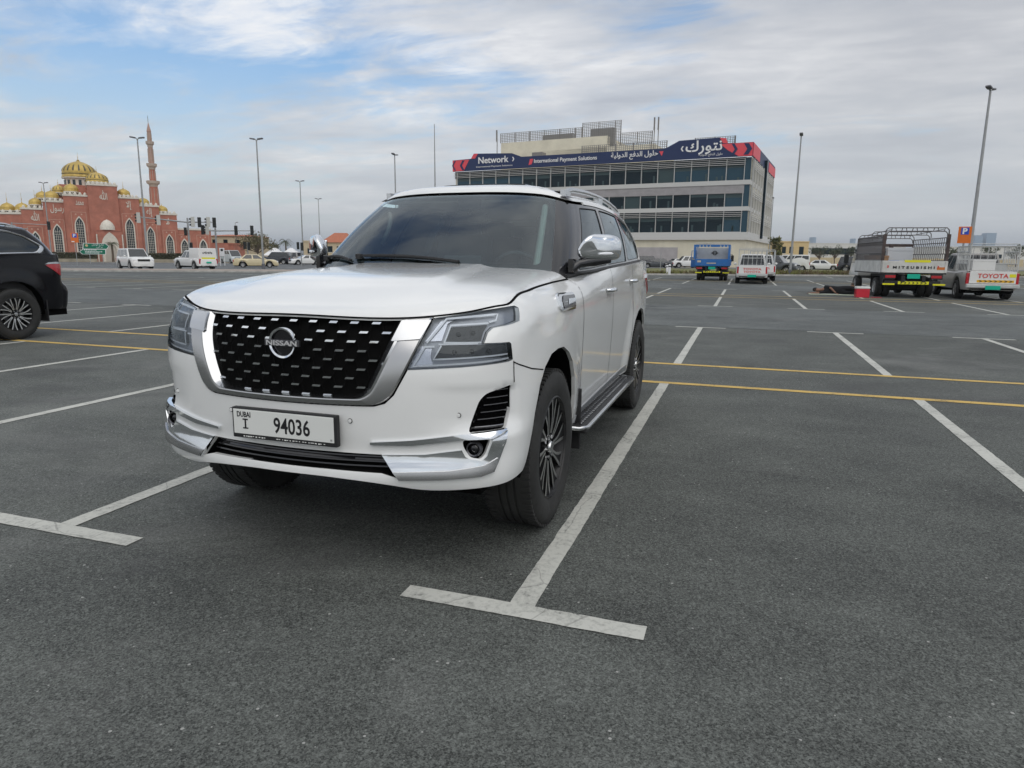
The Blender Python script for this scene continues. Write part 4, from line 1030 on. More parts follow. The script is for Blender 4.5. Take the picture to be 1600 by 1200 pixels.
text_mb(mb, 'International Payment Solutions', 1.05, TM(-34.8, 20.2), depth=.03, fit=13.2, bold=.012)
text_mb(mb, AR('حلول الدفع الدولية'), 1.25, TM(-20.9, 20.3), depth=.03, fit=9.0, bold=.015)
text_mb(mb, AR('نتورك'), 2.5, TM(-8.2, 21.0), depth=.03, fit=6.4, bold=.04); chev(-12.0, 20.95, .45, -1, .26, -.62)
text_mb(mb, AR('حلول الدفع الدولية'), .55, TM(-6.9, 19.65), depth=.02, fit=4.2); mb.build('banner_lettering', M_white, ban, fixn=False)
# rooftop plant
mb = MB(); mb.b2((-54.2, 9.8, 19), (-29.8, 24, 26.0)); mb.b2((-54, 9.8, 19), (-19.8, 26, 23.8)); mb.build('plant_room', M_cream2, ob)
def screen(x0, x1, y, z0, z1):
    mb = MB(); n = int((x1-x0)/.42)
    for k in range(n+1): x = x0+(x1-x0)*k/n; mb.b2((x-.05, y, z0), (x+.05, y+.04, z1))
    nz_ = int((z1-z0)/.3)
    for k in range(nz_+1): z = z0+(z1-z0)*k/nz_; mb.b2((x0, y+.04, z-.04), (x1, y+.07, z+.04))
    for k in range(int((x1-x0)/3.5)+2): x = min(x1, x0+3.5*k); mb.b2((x-.1, y-.05, z0), (x+.1, y, z1+.05))
    mb.b2((x0, y+.5, z0), (x1, y+.54, z1-.15)) if random.random() < 0 else None
    mb.build('plant_screen', M_mesh, ob)
screen(-54.3, -35.4, 9.9, 26.0, 28.0); screen(-35.2, -27.0, 9.9, 24.3, 28.8); screen(-27.0, -20.5, 9.9, 23.9, 26.3); screen(-33, -16, 4.0, 21.3, 23.3); screen(-10.5, -3.4, 3.0, 21.4, 23.2)
mb = MB(); mb.b2((-45, 11.4, 26), (-38, 13, 27.3)); mb.build('chiller', M_louv, ob); mb = MB(); mb.b2((-34, 11.5, 24), (-29, 13, 27.8)); mb.build('chiller', M_louv, ob)
for x in (-55.0, -20.0, -19.2):
    mb = MB(); mb.tube([(x, 9.5, 21), (x, 9.5, 28.4)], .09, 6); mb.b2((x-.13, 9.2, 26.3), (x+.13, 9.4, 28.7)); mb.build('antenna', M_mesh, ob)
mb = MB(); mb.b2((-44, 4, 21), (-41.7, 6, 22.7)); mb.build('vent_unit', M_mesh, ob)

# ---------------------------------------------------------------- mosque
M_brick = mat('red_sandstone', (.42, .165, .115), .8, var=.14, vscale=.9); M_stone = mat('white_stone', (.66, .62, .54), .7, var=.08); M_gold = mat('gold_leaf', (.52, .37, .10), .42, metal=.25, var=.15, vscale=1.5)
M_golddk = mat('dark_rib', (.10, .085, .05), .5); M_mwin = mat('tracery_glass', (.018, .028, .032), .2, coat=.3); M_mina = mat('minaret_stone', (.42, .27, .22), .8, var=.12)
mq = empty('mosque', (-104.8, 89.55, 0), R(50), 'red stone mosque with golden domes, pointed windows and white Arabic lettering', 'mosque')
cx0 = .45
blocks = [(-1.74, 2.7, 13.0, -.9), (-5.3, -1.74, 11.1, -.45), (2.7, 5.9, 11.1, -.45), (-8.25, -5.3, 10.0, 0), (5.9, 8.95, 9.9, 0), (-11.3, -8.25, 8.7, .35), (8.95, 11.8, 8.6, .35), (11.8, 17.4, 6.05, .6)]
mb = MB()
for x0, x1, h, y in blocks: mb.b2((x0, y, 0), (x1, 14, h-.3))
mb.prism([(-11.3, 0.8), (-11.3, 14), (-30, 26), (-30, 13)], 0, 7.6)
mb.prism([(17.4, 1.2), (20.5, 1.6), (20.5, 9), (17.4, 9)], 0, 3.3)
mb.prism([(-30, 13), (-30, 26), (-60, 40), (-60, 30)], 0, 7.0)
mb.build('wall', M_brick, mq)
mb = MB()
for x0, x1, h, y in blocks:
    mb.b2((x0-.12, y-.12, h-.3), (x1+.12, 14.1, h)); n = max(2, int((x1-x0)/.62))
    if h > 6.5:
        for k in range(n): xx = x0+(x1-x0)*(k+.5)/n; mb.lathe([(.24, h), (.22, h+.2), (.10, h+.38), (0, h+.42)], 8, c=(xx, y+.15, 0))
mb.prism([(-11.35, .7), (-11.35, 14), (-30, 26), (-30.1, 12.9)], 7.6, 7.95)
for k in range(18): t = (k+.5)/18; mb.lathe([(.26, 7.95), (.22, 8.2), (0, 8.4)], 8, c=(-11.3-18.7*t, .95+12.2*t, 0))
mb.build('parapet', M_stone, mq)
def ogive(xc, w, z0, z1, n=10):
    hs = min((z1-z0)*.45, w*1.25); zs = z1-hs; P = [(xc-w/2, z0), (xc+w/2, z0), (xc+w/2, zs)]
    for k in range(1, n): t = k/n; P.append((xc+w/2*(1-t**1.9)*(1), zs+hs*(t**.80)))
    P.append((xc, z1))
    for k in range(n-1, 0, -1): t = k/n; P.append((xc-w/2*(1-t**1.9), zs+hs*(t**.80)))
    P.append((xc-w/2, zs)); return P
wins = [(-6.55, 1.05, 5.95, 0), (-3.3, 1.1, 7.3, -.45), (4.15, 1.1, 7.3, -.45), (7.35, 1.0, 5.95, 0), (10.35, 1.0, 4.7, .35), (12.8, .98, 3.95, .6), (15.95, 1.02, 3.97, .6), (-9.7, 1.0, 4.7, .35)]
for xc, w_, z1, y in wins:
    z0 = .8
    mb = MB(); mb.prism(ogive(xc, w_+.42, z0-.1, z1+.28), y-.07, y+.02, axis='Y'); wf = mb.build('window_frame', M_stone, mq)
    mb = MB(); mb.prism(ogive(xc, w_, z0, z1), y-.10, y-.072, axis='Y'); mb.build('pane', M_mwin, wf)
    mb = MB()
    for q in (-.25, 0, .25): mb.b2((xc+q*w_-.02, y-.125, z0), (xc+q*w_+.02, y-.102, z1-.35-abs(q)*1.6))
    z = z0+.3
    while z < z1-.8: mb.b2((xc-w_/2+.03, y-.125, z-.018), (xc+w_/2-.03, y-.103, z+.018)); z += .42
    mb.build('tracery', M_stone, wf)
    mb = MB(); a, b, zt = xc-w_/2-.55, xc+w_/2+.55, z1+.95
    for P in ((a, z0, a+.07, zt), (b-.07, z0, b, zt), (a, zt-.07, b, zt)): mb.b2((P[0], y-.06, P[1]), (P[2], y-.002, P[3]))
    for q in (-.42, .42): mb.lathe([(0, -.05), (.13, -.04), (.13, .02)], 10, axis='Y', c=(xc+q, y-.02, z1+.55))
    mb.build('panel_moulding', mat('pale_moulding', (.58, .36, .28), .8), mq)
# entrance
mb = MB(); mb.b2((-1.1, -2.2, 0), (2.9, -.9, 5.2)); mb.b2((-.9, -2.3, 5.2), (2.7, -.9, 5.35)); en = mb.build('porch', M_brick, mq)
mb = MB(); mb.lathe([(1.15, 5.35), (1.12, 5.9), (.85, 6.5), (.45, 6.9), (0, 7.1)], 20, c=(.7, -1.5, 0)); mb.build('porch_dome', M_stone, en, smooth=60)
mb = MB(); mb.prism(ogive(.9, 2.5, 0, 5.0), -2.28, -2.2, axis='Y'); mb.build('porch_arch', M_stone, en)
mb = MB(); mb.prism(ogive(.9, 1.7, 0, 3.5), -2.33, -2.285, axis='Y'); mb.build('door', mat('door_pale', (.50, .46, .40), .7), en)  # door in one even pale tone
for x in (-1.0, 2.8): mb = MB(); mb.tube([(x, -2.3, 0), (x, -2.3, 4.6)], .10, 8); mb.build('porch_column', M_stone, en)
def dome(x, y, z, r, h, ribs=16, drum=0., fin=1.0, name='dome', dark=True):
    mb = MB(); prof = [(r*1.02, 0), (r*1.06, h*.04), (r*1.03, h*.10), (r*1.0, h*.16), (r*1.03, h*.30), (r*.98, h*.48), (r*.84, h*.66), (r*.60, h*.82), (r*.32, h*.93), (r*.10, h*.985), (0, h)]
    K = ribs*4
    for k in range(K):
        for rr, hh in prof: mb.v.append((x+rr*(1+.035*abs(math.sin(k*PI/4)))*math.cos(2*PI*k/K), y+rr*(1+.035*abs(math.sin(k*PI/4)))*math.sin(2*PI*k/K), z+hh))
    P = len(prof)
    for k in range(K):
        for i in range(P-1): a = k*P+i; b = ((k+1) % K)*P+i; mb.f.append((a, b, b+1, a+1)); mb.m.append(0)
    d = mb.build(name, M_gold, mq, smooth=70)
    mb = MB(); mb.lathe([(r*.16, h*.97), (r*.07, h*1.03), (r*.09, h*1.06), (.03, h*1.1), (.05, h*1.1+fin*.35), (.02, h*1.1+fin*.4), (.015, h*1.1+fin), (0, h*1.1+fin)], 8, c=(x, y, z)); mb.build('finial', M_gold, d)
    if dark:
        mb = MB()
        for k in range(ribs):
            a = 2*PI*(k+.5)/ribs; tdir = (-math.sin(a), math.cos(a))
            for (h0, h1, w0) in ((.36, .74, .050),):
                q = []
                for t in np.linspace(0, 1, 6):
                    hh = h0+(h1-h0)*t; rr = float(np.interp(hh, [.30, .48, .66, .82], [1.03, .98, .84, .60]))*r*1.045; ww = r*w0*(1.1 if .15 < t < .85 else .6)*(1.2-t*.6)
                    q += [(x+rr*math.cos(a)+tdir[0]*ww, y+rr*math.sin(a)+tdir[1]*ww, z+hh*h), (x+rr*math.cos(a)-tdir[0]*ww, y+rr*math.sin(a)-tdir[1]*ww, z+hh*h)]
                mb.add(q, [(2*i, 2*i+1, 2*i+3, 2*i+2) for i in range(5)])
            mb.lathe([(r*.04, -.02), (0, .06)], 5, c=(x+r*1.07*math.cos(a), y+r*1.07*math.sin(a), z+h*.2))
        mb.lathe([(r*1.045, h*.19), (r*1.05, h*.23)], ribs*2, c=(x, y, z)); mb.build('dark_inlay', M_golddk, d, fixn=False)
    if drum:
        mb = MB(); mb.lathe([(r*1.1, z-.15), (r*1.1, z), (r*.2, z)], 28, c=(x, y, 0)); mb.lathe([(r*.94, z-drum), (r*.94, z-.15)], 28, c=(x, y, 0)); dr = mb.build('drum', M_stone, d)
        mb = MB()
        for k in range(16): a = 2*PI*k/16; mb.box((x+r*.945*math.cos(a), y+r*.945*math.sin(a), z-drum*.5-.1), (.08, r*.17, drum*.55), rz=a)
        mb.build('drum_window', M_mwin, d)
dome(-2.6, 9, 14.6, 2.55, 2.95, 18, 1.6, 1.2); dome(-.05, 3.5, 13.55, 1.65, 1.75, 16, .5, .9)
dome(-5.9, 4, 11.6, .95, 1.25, 12, .5, .8); dome(-4.05, 2.5, 11.75, 1.05, 1.3, 14, .4, .9, dark=False); dome(-8.3, 4.2, 10.55, .95, 1.15, 12, .4, .8, dark=False); dome(-7.0, 2.3, 10.5, 1.05, 1.2, 12, .4, .9, dark=False)
dome(3.75, 2.2, 11.5, 1.0, 1.15, 14, .35, 1.1, dark=False); dome(6.7, 2.2, 10.2, .95, 1.05, 12, .3, .9, dark=False); dome(9.6, 2.4, 9.0, .95, 1.05, 12, .3, .3, dark=False)
for k in range(9): t = (k+.5)/9; dome(-10.2-19*t, 2.6+12*t, 8.35, 1.0, 1.25, 12, .3, 1.5, dark=False)
dome(-9.4, 3.5, 9.4, .9, 1.1, 12, .5, 1.2, dark=False)
mb = MB(); mb.b2((-6.2, 5, 11), (-1.5, 13, 12.7)); mb.prism([(-5.8, 5), (-1, 5), (-1, 13), (-5.8, 13)], 12.7, 13.1); mb.build('roof_terrace', M_brick, mq)
# minaret
mx, my = 9.0, 7.5; mh = 1.035
def oct_(r, z): return (r, z*mh)
mb = MB(); mb.lathe([(.92, 0), (.90, 9.8*mh), (.80, 10.0*mh), (.72, 13.2*mh)], 8, c=(mx, my, 0)); mb.lathe([(.56, 14.3*mh), (.50, 16.2*mh)], 8, c=(mx, my, 0)); mb.build('minaret_shaft', M_brick, mq)
mb = MB(); mb.lathe([(.48, 17.2*mh), (.40, 20*mh), (.0, 20*mh)], 12, c=(mx, my, 0)); mb.lathe([(.36, 20.9*mh), (.32, 22.6*mh), (.40, 22.7*mh), (.0, 24.4*mh)], 12, c=(mx, my, 0)); mb.build('minaret_upper', M_mina, mq)
mb = MB()
for z, r in ((13.2, .72), (16.2, .56), (20.0, .44)):
    mb.lathe([(r, z*mh), (r*1.05, (z+.35)*mh), (r*1.55, (z+.6)*mh), (r*1.6, (z+1.05)*mh), (r*.8, (z+1.05)*mh)], 12, c=(mx, my, 0))
for k in range(8):
    a = 2*PI*k/8
    for z0, z1, r in ((10.4, 12.9, .78), (14.5, 16.0, .55), (17.5, 19.8, .47), (21, 22.5, .36)): mb.tube([(mx+r*math.cos(a), my+r*math.sin(a), z0*mh), (mx+r*.95*math.cos(a), my+r*.95*math.sin(a), z1*mh)], .05, 5)
mb.build('minaret_balcony', mat('balcony_stone', (.44, .36, .30), .8), mq)
mb = MB(); mb.tube([(mx, my, 24.2*mh), (mx, my, 25.4*mh)], .04, 5); mb.build('minaret_tip', M_golddk, mq)
mb = MB(); TQ = lambda x, y, z: Matrix.Translation((x, y-.03, z))@Matrix.Rotation(R(90), 4, 'X')
for s, x, y, z, wd in (('الله', .55, -.9, 11.2, 1.15), ('محمد', -3.0, -.45, 9.75, 1.15), ('رسول', -6.3, 0, 8.65, 1.9), ('الله', -9.5, .35, 7.4, 1.15), ('إلا', 4.25, -.45, 9.65, .8), ('إله', 7.4, 0, 8.6, .9), ('لا', 10.2, .35, 7.2, .65)):
    text_mb(mb, AR(s), 1.5, TQ(x, y, z), depth=.03, fit=wd, bold=.015)
mb.build('lettering', M_stone, mq, fixn=False)

# ---------------------------------------------------------------- vegetation helpers
def leafmat(name, c, c2=None):
    if name in MATS: return MATS[name]
    m = bpy.data.materials.new(name); m.use_nodes = True; MATS[name] = m; t = NT(m.node_tree); b = m.node_tree.nodes['Principled BSDF']
    tcn = t.n('ShaderNodeTexCoord'); f = t.noise(tcn.outputs['Object'], 1.1, 3); c2 = c2 or tuple(x*.6 for x in c)
    t.l(t.ramp(f, [(.38, c2), (.62, c)]), b.inputs['Base Color']); b.inputs['Roughness'].default_value = .7; return m
M_leaf = leafmat('dark_foliage', (.075, .095, .045)); M_leaf2 = leafmat('olive_foliage', (.13, .12, .045), (.08, .07, .035)); M_bark = mat('bark', (.13, .10, .075), .9, var=.2)
def tree(loc, h, r, m, label, seed=1, flat=.75, trunk=.35, group=None, name='tree', lean=0., n=900, leaf=.16):
    rg = random.Random(seed); t = empty(name, loc, rg.random()*6, label, 'tree', group); tm = MB(); zt = h*trunk
    tm.tube([(0, 0, -.1), (.05*h*lean, 0, zt*.6), (.1*h*lean, .03*h, zt), (.14*h*lean, 0, h*.7)], [.05*h*.6, .04*h*.6, .035*h*.6, .012*h], 7)
    cl = []
    for k in range(13):
        a = rg.random()*2*PI; rr = r*math.sqrt(rg.random())*.75; zz = zt+(h-zt)*(.25+.6*rg.random())*(1-.25*rr/r); c = Vector((rr*math.cos(a)+.12*h*lean, rr*math.sin(a), zz)); cl.append((c, r*(.24+.22*rg.random())))
        tm.tube([(.1*h*lean, 0, zt*.9), c*.6+Vector((0, 0, zt*.35)), c], [.015*h, .01*h, .004*h], 4)
    tm.build('trunk', M_bark, t, smooth=60); cm = MB()
    for _ in range(n):
        c, q = rg.choice(cl); d = Vector((rg.gauss(0, 1), rg.gauss(0, 1), rg.gauss(0, flat))).normalized()*q*(rg.random()**.4)*1.15; d.z *= flat; p = c+d; s = leaf*(.5+rg.random())*h/5
        M = Matrix.Rotation(rg.random()*6.28, 3, Vector((rg.gauss(0, 1), rg.gauss(0, 1), rg.gauss(0, 1))).normalized()); vs = [p+M@Vector(v) for v in ((-s, 0, 0), (0, -s*.45, .1*s), (s, 0, 0), (0, s*.45, .1*s))]; cm.add(vs, [(0, 1, 2, 3)])
    cm.build('crown', m, t, fixn=False); return t
def palm(loc, h, r, label, seed=1, group=None):
    rg = random.Random(seed); t = empty('palm_tree', loc, 0, label, 'palm tree', group); tm = MB(); tm.tube([(0, 0, -.1), (.05, 0, h*.4), (0, 0, h)], [.22, .17, .16], 8); tm.build('trunk', M_bark, t, smooth=60); cm = MB()
    for k in range(26):
        a = rg.random()*6.28; up = rg.uniform(-.35, 1.1); L_ = r*rg.uniform(.85, 1.1); pts = []
        for i in range(9): s = i/8; pts.append(Vector((math.cos(a)*L_*s, math.sin(a)*L_*s, h+.1+L_*(up*s-(.55+.5*up)*s*s))))
        sd_ = Vector((-math.sin(a), math.cos(a), 0))
        for i in range(1, 9):
            for sg in (-1, 1):
                for dd in (0, .5):
                    p = pts[i-1].lerp(pts[i], dd+.25); w_ = r*.22*(1-.5*abs(i/8-.4)); tip = p+sd_*sg*w_+(pts[i]-pts[i-1])*.9-Vector((0, 0, w_*.5)); cm.add([p, p+(pts[i]-pts[i-1])*.22, tip], [(0, 1, 2)])
    cm.build('crown', M_leaf, t, fixn=False); return t
# hedge on its low wall before the mosque
def Lq(x, y): a = R(50); return (-104.8+x*math.cos(a)-y*math.sin(a), 89.55+x*math.sin(a)+y*math.cos(a))
hx = empty('hedge', (*Lq(2, -8), 0), R(50), 'dark clipped hedge on a low wall in front of the mosque', 'hedge')
mb = MB(); mb.b2((-16, 0, 0), (0-3.3, .4, .5)); mb.b2((1.2, 0, 0), (11.5, .4, .5)); mb.build('low_wall', M_sand, hx)
cm = MB(); rg = random.Random(5)
for k in range(9000):
    x = rg.uniform(-16, 11.5)
    if -3.2 < x < 1.2: continue
    y = rg.uniform(.2, 1.5); z = .45+rg.random()**.6*1.05; s = rg.uniform(.07, .16); M = Matrix.Rotation(rg.random()*6.28, 3, Vector((rg.gauss(0, 1), rg.gauss(0, 1), rg.gauss(0, 1))).normalized())
    cm.add([Vector((x, y, z))+M@Vector(v) for v in ((-s, 0, 0), (0, -s*.6, 0), (s, 0, 0), (0, s*.6, 0))], [(0, 1, 2, 3)])
cm.b2((-15.9, .5, .4), (-3.3, 1.3, 1.3)); cm.b2((1.3, .5, .4), (11.4, 1.3, 1.3)); cm.build('foliage', leafmat('hedge_foliage', (.065, .065, .032)), hx, fixn=False)
palm((*Lq(1.0, -5), 0), 2.9, 1.25, 'small palm in front of the white arch of the mosque entrance', 3)

tree((*D(402, 396, 118).xy, 0), 5.4, 3.4, M_leaf2, 'big windblown olive-brown tree between the cream villa and the tall lamp post', 4, lean=.4, n=2600, leaf=.13)
tree((*D(430, 396, 128).xy, 0), 3.8, 1.5, M_leaf, 'small dark tree just right of the big windblown tree', 8, n=700)
palm((*D(447, 396, 150).xy, 0), 4.4, 1.7, 'palm behind the white tent roof', 9)
tree((*G(1210, 419).xy, .1), 6.0, 1.35, leafmat('yellow_green', (.17, .16, .04), (.07, .09, .03)), 'yellow-green tree right of the office block', 12, trunk=.2, n=900, flat=1.2)
for i, (px, dpt, h, r, lab) in enumerate(((1280, 190, 5.6, 2.9, 'round dark street tree left of its pair, behind the white sedan'), (1304, 190, 6.0, 2.6, 'dark street tree with a tall tuft, right one of the pair'), (1330, 190, 5.4, 2.2, 'dark street tree beside the cab of the caged truck'), (1492, 190, 6.5, 2.6, 'dark tree left of the orange parking sign'), (1546, 190, 6.2, 2.4, 'dark tree below the far blue towers'), (1588, 200, 6.6, 3.0, 'dark tree behind the pickup racks at the right edge'))):
    tree((*D(px, 405, dpt).xy, 0), h, r, M_leaf, lab, 20+i, group='street trees by the far wall', n=800, flat=.8)

# ---------------------------------------------------------------- far buildings
def box_building(name, px0, px1, ytop, dep, label, wallm, roofm=None, roofh=0., depth=10, wins=(), parapet=True, horizon=None):
    """a block whose facade spans two surveyed bearings at one depth"""
    a = D(px0, 405, dep); b = D(px1, 405, dep); L_ = (b-a).xy.length; ang = math.atan2(b.y-a.y, b.x-a.x); z = D((px0+px1)/2, ytop, dep).z
    e = empty('building' if name is None else name, (a.x, a.y, 0), ang, label, 'building'); mb = MB(); h = z-roofh; mb.b2((0, 0, 0), (L_, depth, h)); mb.build('wall', wallm, e)
    if roofm:
        mb = MB(); o = .4; 
        if roofh > 0: mb.add([(-o, -o, h), (L_+o, -o, h), (L_+o, depth+o, h), (-o, depth+o, h), (L_*.25, depth/2, z), (L_*.75, depth/2, z)], [(0, 1, 5, 4), (1, 2, 5), (2, 3, 4, 5), (3, 0, 4), (0, 3, 2, 1)])
        mb.build('roof', roofm, e)
    else:
        mb = MB(); mb.b2((-.15, -.15, h), (L_+.15, depth+.15, h+.3)); mb.build('parapet', wallm, e)
    for (u, v, w_, hh) in wins:
        mb = MB(); mb.b2((L_*u, -.06, h*v), (L_*u+w_, .02, h*v+hh)); f = mb.build('window', M_bglass, e); mb = MB(); mb.b2((L_*u-.12, -.10, h*v-.15), (L_*u+w_+.12, -.0, h*v-.003)); mb.build('sill', M_stone, f)
    return e
M_vcream = mat('villa_cream', (.55, .47, .33), .8, var=.08); M_vyel = mat('villa_yellow', (.60, .46, .24), .8, var=.08); M_tile = mat('terracotta_tile', (.42, .14, .07), .7, var=.15); M_pale = mat('pale_stone', (.60, .60, .57), .8, var=.06); M_wallsand = mat('sand_wall', (.50, .42, .27), .85, var=.1)
box_building('villa', 326, 392, 365.5, 150, 'cream two-storey villa with small dark windows behind the traffic lights', M_vcream, M_tile, .5, 12, [(.12, .6, .9, 1.4), (.38, .6, .9, 1.4), (.66, .6, .9, 1.4), (.2, .15, 1, 1.4), (.6, .15, 1, 1.4)])
box_building('annex', 324, 366, 382, 140, 'low red annex wall to the right of the mosque', M_brick, None, 0, 6)
box_building('villa', 505, 545, 363, 150, 'villa with a terracotta hipped roof just beyond the left mirror', M_vcream, M_tile, 2.2, 10, [(.2, .5, 1, 1.3), (.55, .5, 1, 1.3)])
box_building('villa', 474, 503, 378, 160, 'low tan building left of the left mirror', M_vcream, None, 0, 8, [(.25, .4, 1, 1.2), (.6, .4, 1, 1.2)])
e = box_building('villa', 1216, 1262, 378.5, 210, 'yellow villa with red shutters behind the white van', M_vyel, None, 0, 12, [(.1, .5, 1.2, 2), (.35, .5, 1.2, 2), (.68, .45, 1.4, 2.4)])
box_building('stadium', 1258, 1345, 381, 330, 'long low white building far beyond the street trees', M_pale, None, 0, 30, [(.1+.12*k, .45, 4, 3) for k in range(7)])
box_building('villa', 1470, 1600, 387, 260, 'low pale houses behind the pickup racks', M_pale, None, 0, 20, [(.08+.15*k, .4, 1.5, 1.5) for k in range(6)])
bw = empty('boundary_wall', D(1262, 405, 200).xy.to_3d(), 0, 'long sand-coloured boundary wall behind the white sedan', 'wall')
a = D(1262, 405, 200); b = D(1600, 405, 215); bw.rotation_euler = (0, 0, math.atan2(b.y-a.y, b.x-a.x)); mb = MB(); L_ = (b-a).xy.length; mb.b2((0, 0, 0), (L_, .3, 2.2)); mb.build('wall_panel', M_wallsand, bw); mb = MB(); 
for k in range(int(L_/4)): mb.b2((k*4, -.08, 0), (k*4+.4, -.002, 2.35))
mb.build('pier', M_wallsand, bw)
for i, (px0, px1, yt, lab) in enumerate(((1267, 1272.5, 371, 'hazy blue tower above the street trees'), (1519, 1532, 368, 'hazy blue tower just right of the parking sign'), (1537, 1552, 364.5, 'broad hazy blue tower, rightmost on the skyline'), (1331, 1334, 373, 'tiny thin tower above the caged truck cab'))):
    e = box_building('tower', px0, px1, yt, 2600, lab, mat('tower_haze_blue', (.20, .30, .40), .4), None, 0, 30); e['category'] = 'tower'; e['group'] = 'towers on the skyline'  # part of the distance haze is put into this pale blue colour
# white tent
tn = empty('marquee', D(443, 405, 125).xy.to_3d(), R(20), 'white tent roof behind the parked cars, left of the left mirror', 'tent')
mb = MB(); 
for k in range(2):
    x0 = -3.6+k*3.0; mb.add([(x0-.2, 0, 1.3), (x0+3.2, 0, 1.3), (x0+3.2, 4, 1.3), (x0-.2, 4, 1.3), (x0+1.2, 2, 2.7), (x0+1.8, 2, 2.7)], [(0, 1, 5, 4), (1, 2, 5), (2, 3, 4, 5), (3, 0, 4)])
mb.build('canopy', M_white, tn, fixn=True); mb = MB()
for k in range(3): mb.tube([(-3.7+3.1*k, 0, 0), (-3.7+3.1*k, 0, 1.3)], .05, 6)
mb.b2((-3.6, 3.9, 0), (3, 3.95, 1.3)); mb.build('tent_side', M_white, tn)
# verge grass and shrubs: countless tufts, one object
gm = MB(); rg = random.Random(9)
for k in range(7000):
    t = rg.random(); i = 4+(0 if t < .4 else 1 if t < .55 else 2); s = rg.random()
    x = rg.uniform(-14, 26); y0 = 59.3+(x+5.1)*.468 if x < 2.85 else 63+(x-2.85)*.474
    q = rg.random()**1.5*7+.5; y = y0+q*1.1; h = rg.uniform(.08, .30)*(1.6 if 2 < x < 16 else 1)*(1 if math.sin(x*1.7+q)*math.sin(x*.6) > -.4 else .5); a = rg.random()*6.28; w_ = rg.uniform(.05, .16)
    gm.add([(x-w_*math.cos(a), y-w_*math.sin(a), .09), (x+w_*math.cos(a), y+w_*math.sin(a), .09), (x+rg.gauss(0, .1), y+rg.gauss(0, .1), .1+h)], [(0, 1, 2)])
o = gm.build('verge_grass', leafmat('verge_green', (.16, .17, .045), (.11, .075, .04)), fixn=False); tag(o, 'patchy grass and low shrubs along the far kerb', 'grass', kind='stuff')

# ---------------------------------------------------------------- second large SUV: same body, black, chrome round the side glass
def slotted(o, table):
    if o.type == 'MESH':
        for i, s in enumerate(o.material_slots):
            nm = o.data.materials[i].name
            if nm in table: s.link = 'OBJECT'; s.material = table[nm]
    for c in kids(o): slotted(c, table)
bk = copy_tree(car, loc=(-11.44, 2.50, 0), label='black full-size SUV, only its tail and rear wheel showing at the left edge')
M_bpaint = mat('black_paint', (.003, .003, .005), .15, coat=.35, spec=.25); slotted(bk, {'pearl_white_paint': M_bpaint, 'cup_shade': M_black})
for sg in (1, -1):
    mb = MB(); P = W3 if sg > 0 else mir(W3); Pp = densify(P, .04); n = len(Pp)
    c = (sum(p[0] for p in Pp)/n, sum(p[1] for p in Pp)/n)
    O = [(c[0]+(p[0]-c[0])*1.13, c[1]+(p[1]-c[1])*1.20) for p in Pp]
    a = [GS(s, v, .004) for s, v in O]; b = [GS(s, v, .016) for s, v in [(c[0]+(p[0]-c[0])*1.04, c[1]+(p[1]-c[1])*1.10) for p in Pp]]; d = [GS(s, v, .004) for s, v in Pp]
    mb.add(a+b+d, [(i, (i+1) % n, n+(i+1) % n, n+i) for i in range(n)]+[(n+i, n+(i+1) % n, 2*n+(i+1) % n, 2*n+i) for i in range(n)]); mb.build('window_trim', M_silver, bk, smooth=50)

# ---------------------------------------------------------------- lamp posts
M_galv = mat('galvanised_steel', (.34, .35, .35), .5, metal=.35, var=.1); M_head = mat('lamp_head_grey', (.13, .13, .14), .5)
def lamp_post(loc, h, label, head_az, double=True, spread=.52, group='tall lamp posts', r=.11, tilt=R(8), base=True):
    t = empty('street_lamp', loc, head_az, label, 'lamp post', group)
    mb = MB(); mb.tube([(0, 0, 0), (0, 0, h*.5), (0, 0, h)], [r, r*.78, r*.5], 10); mb.build('pole', M_galv, t, smooth=60)
    if base: mb = MB(); mb.tube([(0, 0, 0), (0, 0, .55)], r*1.5, 10); mb.b2((-.25, -.25, 0), (.25, .25, .04)); mb.build('pole_base', M_head, t)
    for s in ((-1, 1) if double else (1,)):
        mb = MB(); pts = []
        mb.box((s*(spread*.5+.12), 0, h+.10+.02), (spread, .30, .12), M=Matrix.Rotation(-s*tilt, 3, 'Y')); hd = mb.build('lamp_head', M_head, t, bevel=.05)
        mb = MB(); mb.tube([(0, 0, h-.1), (s*.1, 0, h+.06), (s*.2, 0, h+.10)], .045, 6); mb.build('arm', M_galv, t, smooth=60)
    return t
lamp_post((*G(232, 419.5).xy, 0), 12.0, 'tall double-headed lamp post behind the white SUV by the crossing', R(35))
lamp_post((*G(412, 421).xy, 0), 12.1, 'tall double-headed lamp post with a dark base, standing before the cream sedan', R(12))
lamp_post((*D(474, 402, 102).xy, 0), 12.0, 'lamp post just left of the left door mirror, seen above the white cars', R(20), base=False)
lamp_post((*D(501, 402, 133).xy, 0), 12.0, 'smallest lamp post, between the left mirror and the roof of the white SUV', R(20), base=False)
lamp_post((*D(620, 402, 75).xy, 0), 12.0, 'lamp post rising behind the roof at the far end of the windscreen', R(95), base=False)
lamp_post((*D(1234.5, 424, 62.5).xy, 0), 12.2, 'lamp post between the white van and the office block', R(85))
lamp_post((*D(1201, 405, 122).xy, 0), 12.0, 'thin distant lamp post at the corner of the office block', R(85), base=False)
lamp_post((14.45, 49.2, 0), 11.8, 'tall lamp post rising behind the parked pickup at the right, its heads against cloud', R(60), r=.13)
lamp_post((*D(81, 405, 108).xy, 0), 12.0, 'distant double-headed lamp post in front of the left wing of the mosque', R(35), base=False)
lamp_post((*D(371, 405, 150).xy, 0), 8.2, 'short distant lamp post above the cream villa', R(35), double=False, base=False)
